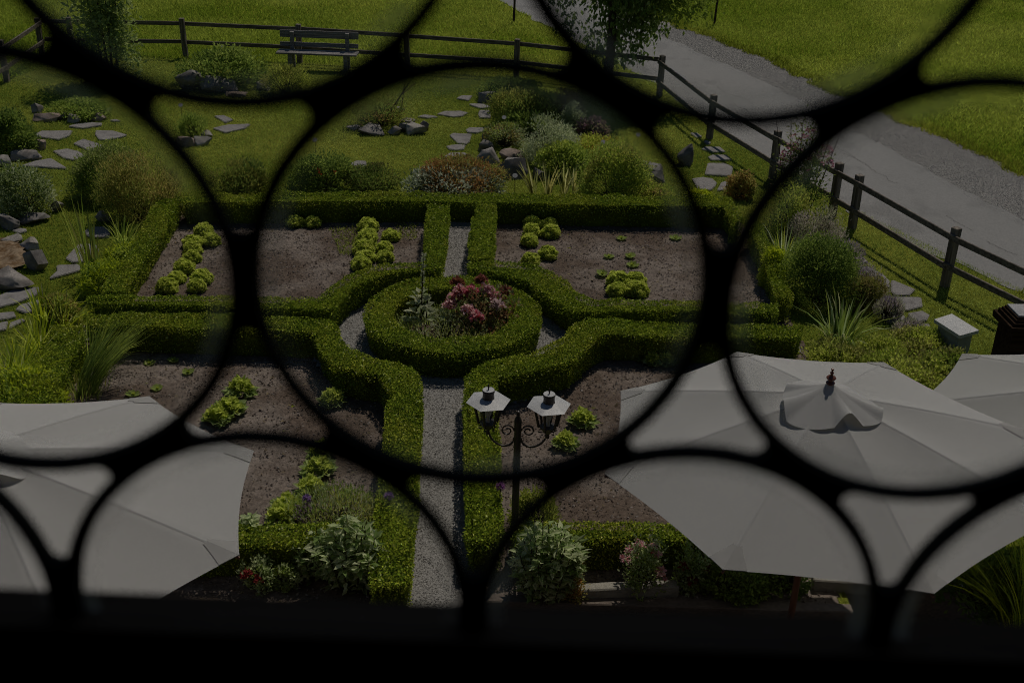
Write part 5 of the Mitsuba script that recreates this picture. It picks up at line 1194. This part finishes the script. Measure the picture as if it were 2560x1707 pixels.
for j in range(-1, 4):
    for i in range(-3, 3):
        for tri in (((i, j), (i + 1, j), (i if j % 2 == 0 else i + 1, j + 1)), ((i, j + 1), (i + 1, j + 1), (i + 1 if j % 2 == 0 else i, j)) if j % 2 else ((i, j + 1), (i + 1, j + 1), (i + 1, j))):
            if not all(k in cent for k in tri): continue
            pts = [cent[k] for k in tri]
            if max(np.linalg.norm(pts[0] - pts[1]), np.linalg.norm(pts[1] - pts[2]), np.linalg.norm(pts[0] - pts[2])) > PIT * 1.1: continue
            gap = Polygon(pts).difference(big)
            if gap.geom_type == 'MultiPolygon': gap = max(gap.geoms, key=lambda g: g.area)
            gap = gap.buffer(-0.0026).buffer(0.0026)
            if gap.geom_type == 'MultiPolygon': gap = max(gap.geoms, key=lambda g: g.area)
            if not gap.is_empty and gap.geom_type == 'Polygon': tris.append(gap)
holes = unary_union(discs + tris)
came = frame_rect.difference(holes)


def layer(poly, y0, y1):
    """A flat piece of the window, standing in the plane of the window between the depths y0 and y1."""
    ms = []
    for g in getattr(poly, 'geoms', [poly]):
        m = trimesh.creation.extrude_polygon(g.simplify(0.00008), y1 - y0, engine='earcut')
        v = np.array(m.vertices); m.vertices = np.stack([v[:, 0], y1 - v[:, 2], v[:, 1]], 1)
        ms.append(m)
    return cat(ms)


part(win, 'lead_came', ply(cat([layer(came, YW - 0.0014, YW + 0.0014), layer(came.buffer(-0.0006), YW - 0.0026, YW - 0.0014), layer(came.buffer(-0.0006), YW + 0.0014, YW + 0.0026)]), 'lead'))


def pane(poly, name, bulge):
    c = np.array(poly.centroid.coords[0])
    if bulge:
        a = np.linspace(0, 2 * np.pi, 49)[:-1]
        V = [[c[0], YW, c[1]]]
        for s in (0.5, 1.0):
            V += [[c[0] + s * (RAD - 0.0044) * math.cos(g), YW, c[1] + s * (RAD - 0.0044) * math.sin(g)] for g in a]
        f = [[0, 1 + k, 1 + (k + 1) % 48] for k in range(48)] + [x for k in range(48) for x in ([1 + k, 49 + k, 49 + (k + 1) % 48], [1 + k, 49 + (k + 1) % 48, 1 + (k + 1) % 48])]
        k = part(win, name, ply((np.array(V), np.array(f)), 'pane_glass'))
        V = [[c[0] + r * math.cos(g), YW, c[1] + r * math.sin(g)] for r in (RAD - 0.0044, RAD + 0.0008) for g in a]
        part(k, 'rim', ply((np.array(V), np.array([[j, 48 + j, 48 + (j + 1) % 48, (j + 1) % 48] for j in range(48)])), 'rim_glass'), 'dusty rim of the pane along the came')
    else:
        v, f = trimesh.creation.triangulate_polygon(poly.buffer(0.0006).simplify(0.0002), engine='earcut')
        part(win, name, ply((np.column_stack([v[:, 0], np.full(len(v), YW), v[:, 1]]), f), 'pane_glass'))


for d in discs:
    if d.intersects(frame_rect.buffer(-0.005)): pane(d, 'round_pane', True)
for g in tris:
    if g.intersects(frame_rect): pane(g, 'corner_pane', False)


def tilt(m):
    """The wooden casement hangs a little out of level."""
    m.apply_translation([0, 0, -6.809]); m.apply_transform(trimesh.transformations.rotation_matrix(0.0085, [0, 1, 0])); m.apply_translation([0, 0, 6.809]); return m


part(win, 'bottom_rail', ply(tilt(cat([bx(-0.34, 0.34, 0.240, 0.262, 6.75, 6.7865, 0.003), bx(-0.34, 0.34, 0.226, 0.276, 6.705, 6.7495, 0.005), bx(-0.34, 0.34, 0.20, 0.30, 6.61, 6.6995, 0.006)])), 'casement_wood'))
for sx in (-1, 1):
    part(win, 'side_stile', ply(bx(min(sx * 0.272, sx * 0.34), max(sx * 0.272, sx * 0.34), 0.226, 0.285, 6.812, 7.34, 0.004), 'casement_wood'))
part(win, 'top_rail', ply(bx(-0.34, 0.34, 0.226, 0.285, 7.3402, 7.40, 0.004), 'casement_wood'))
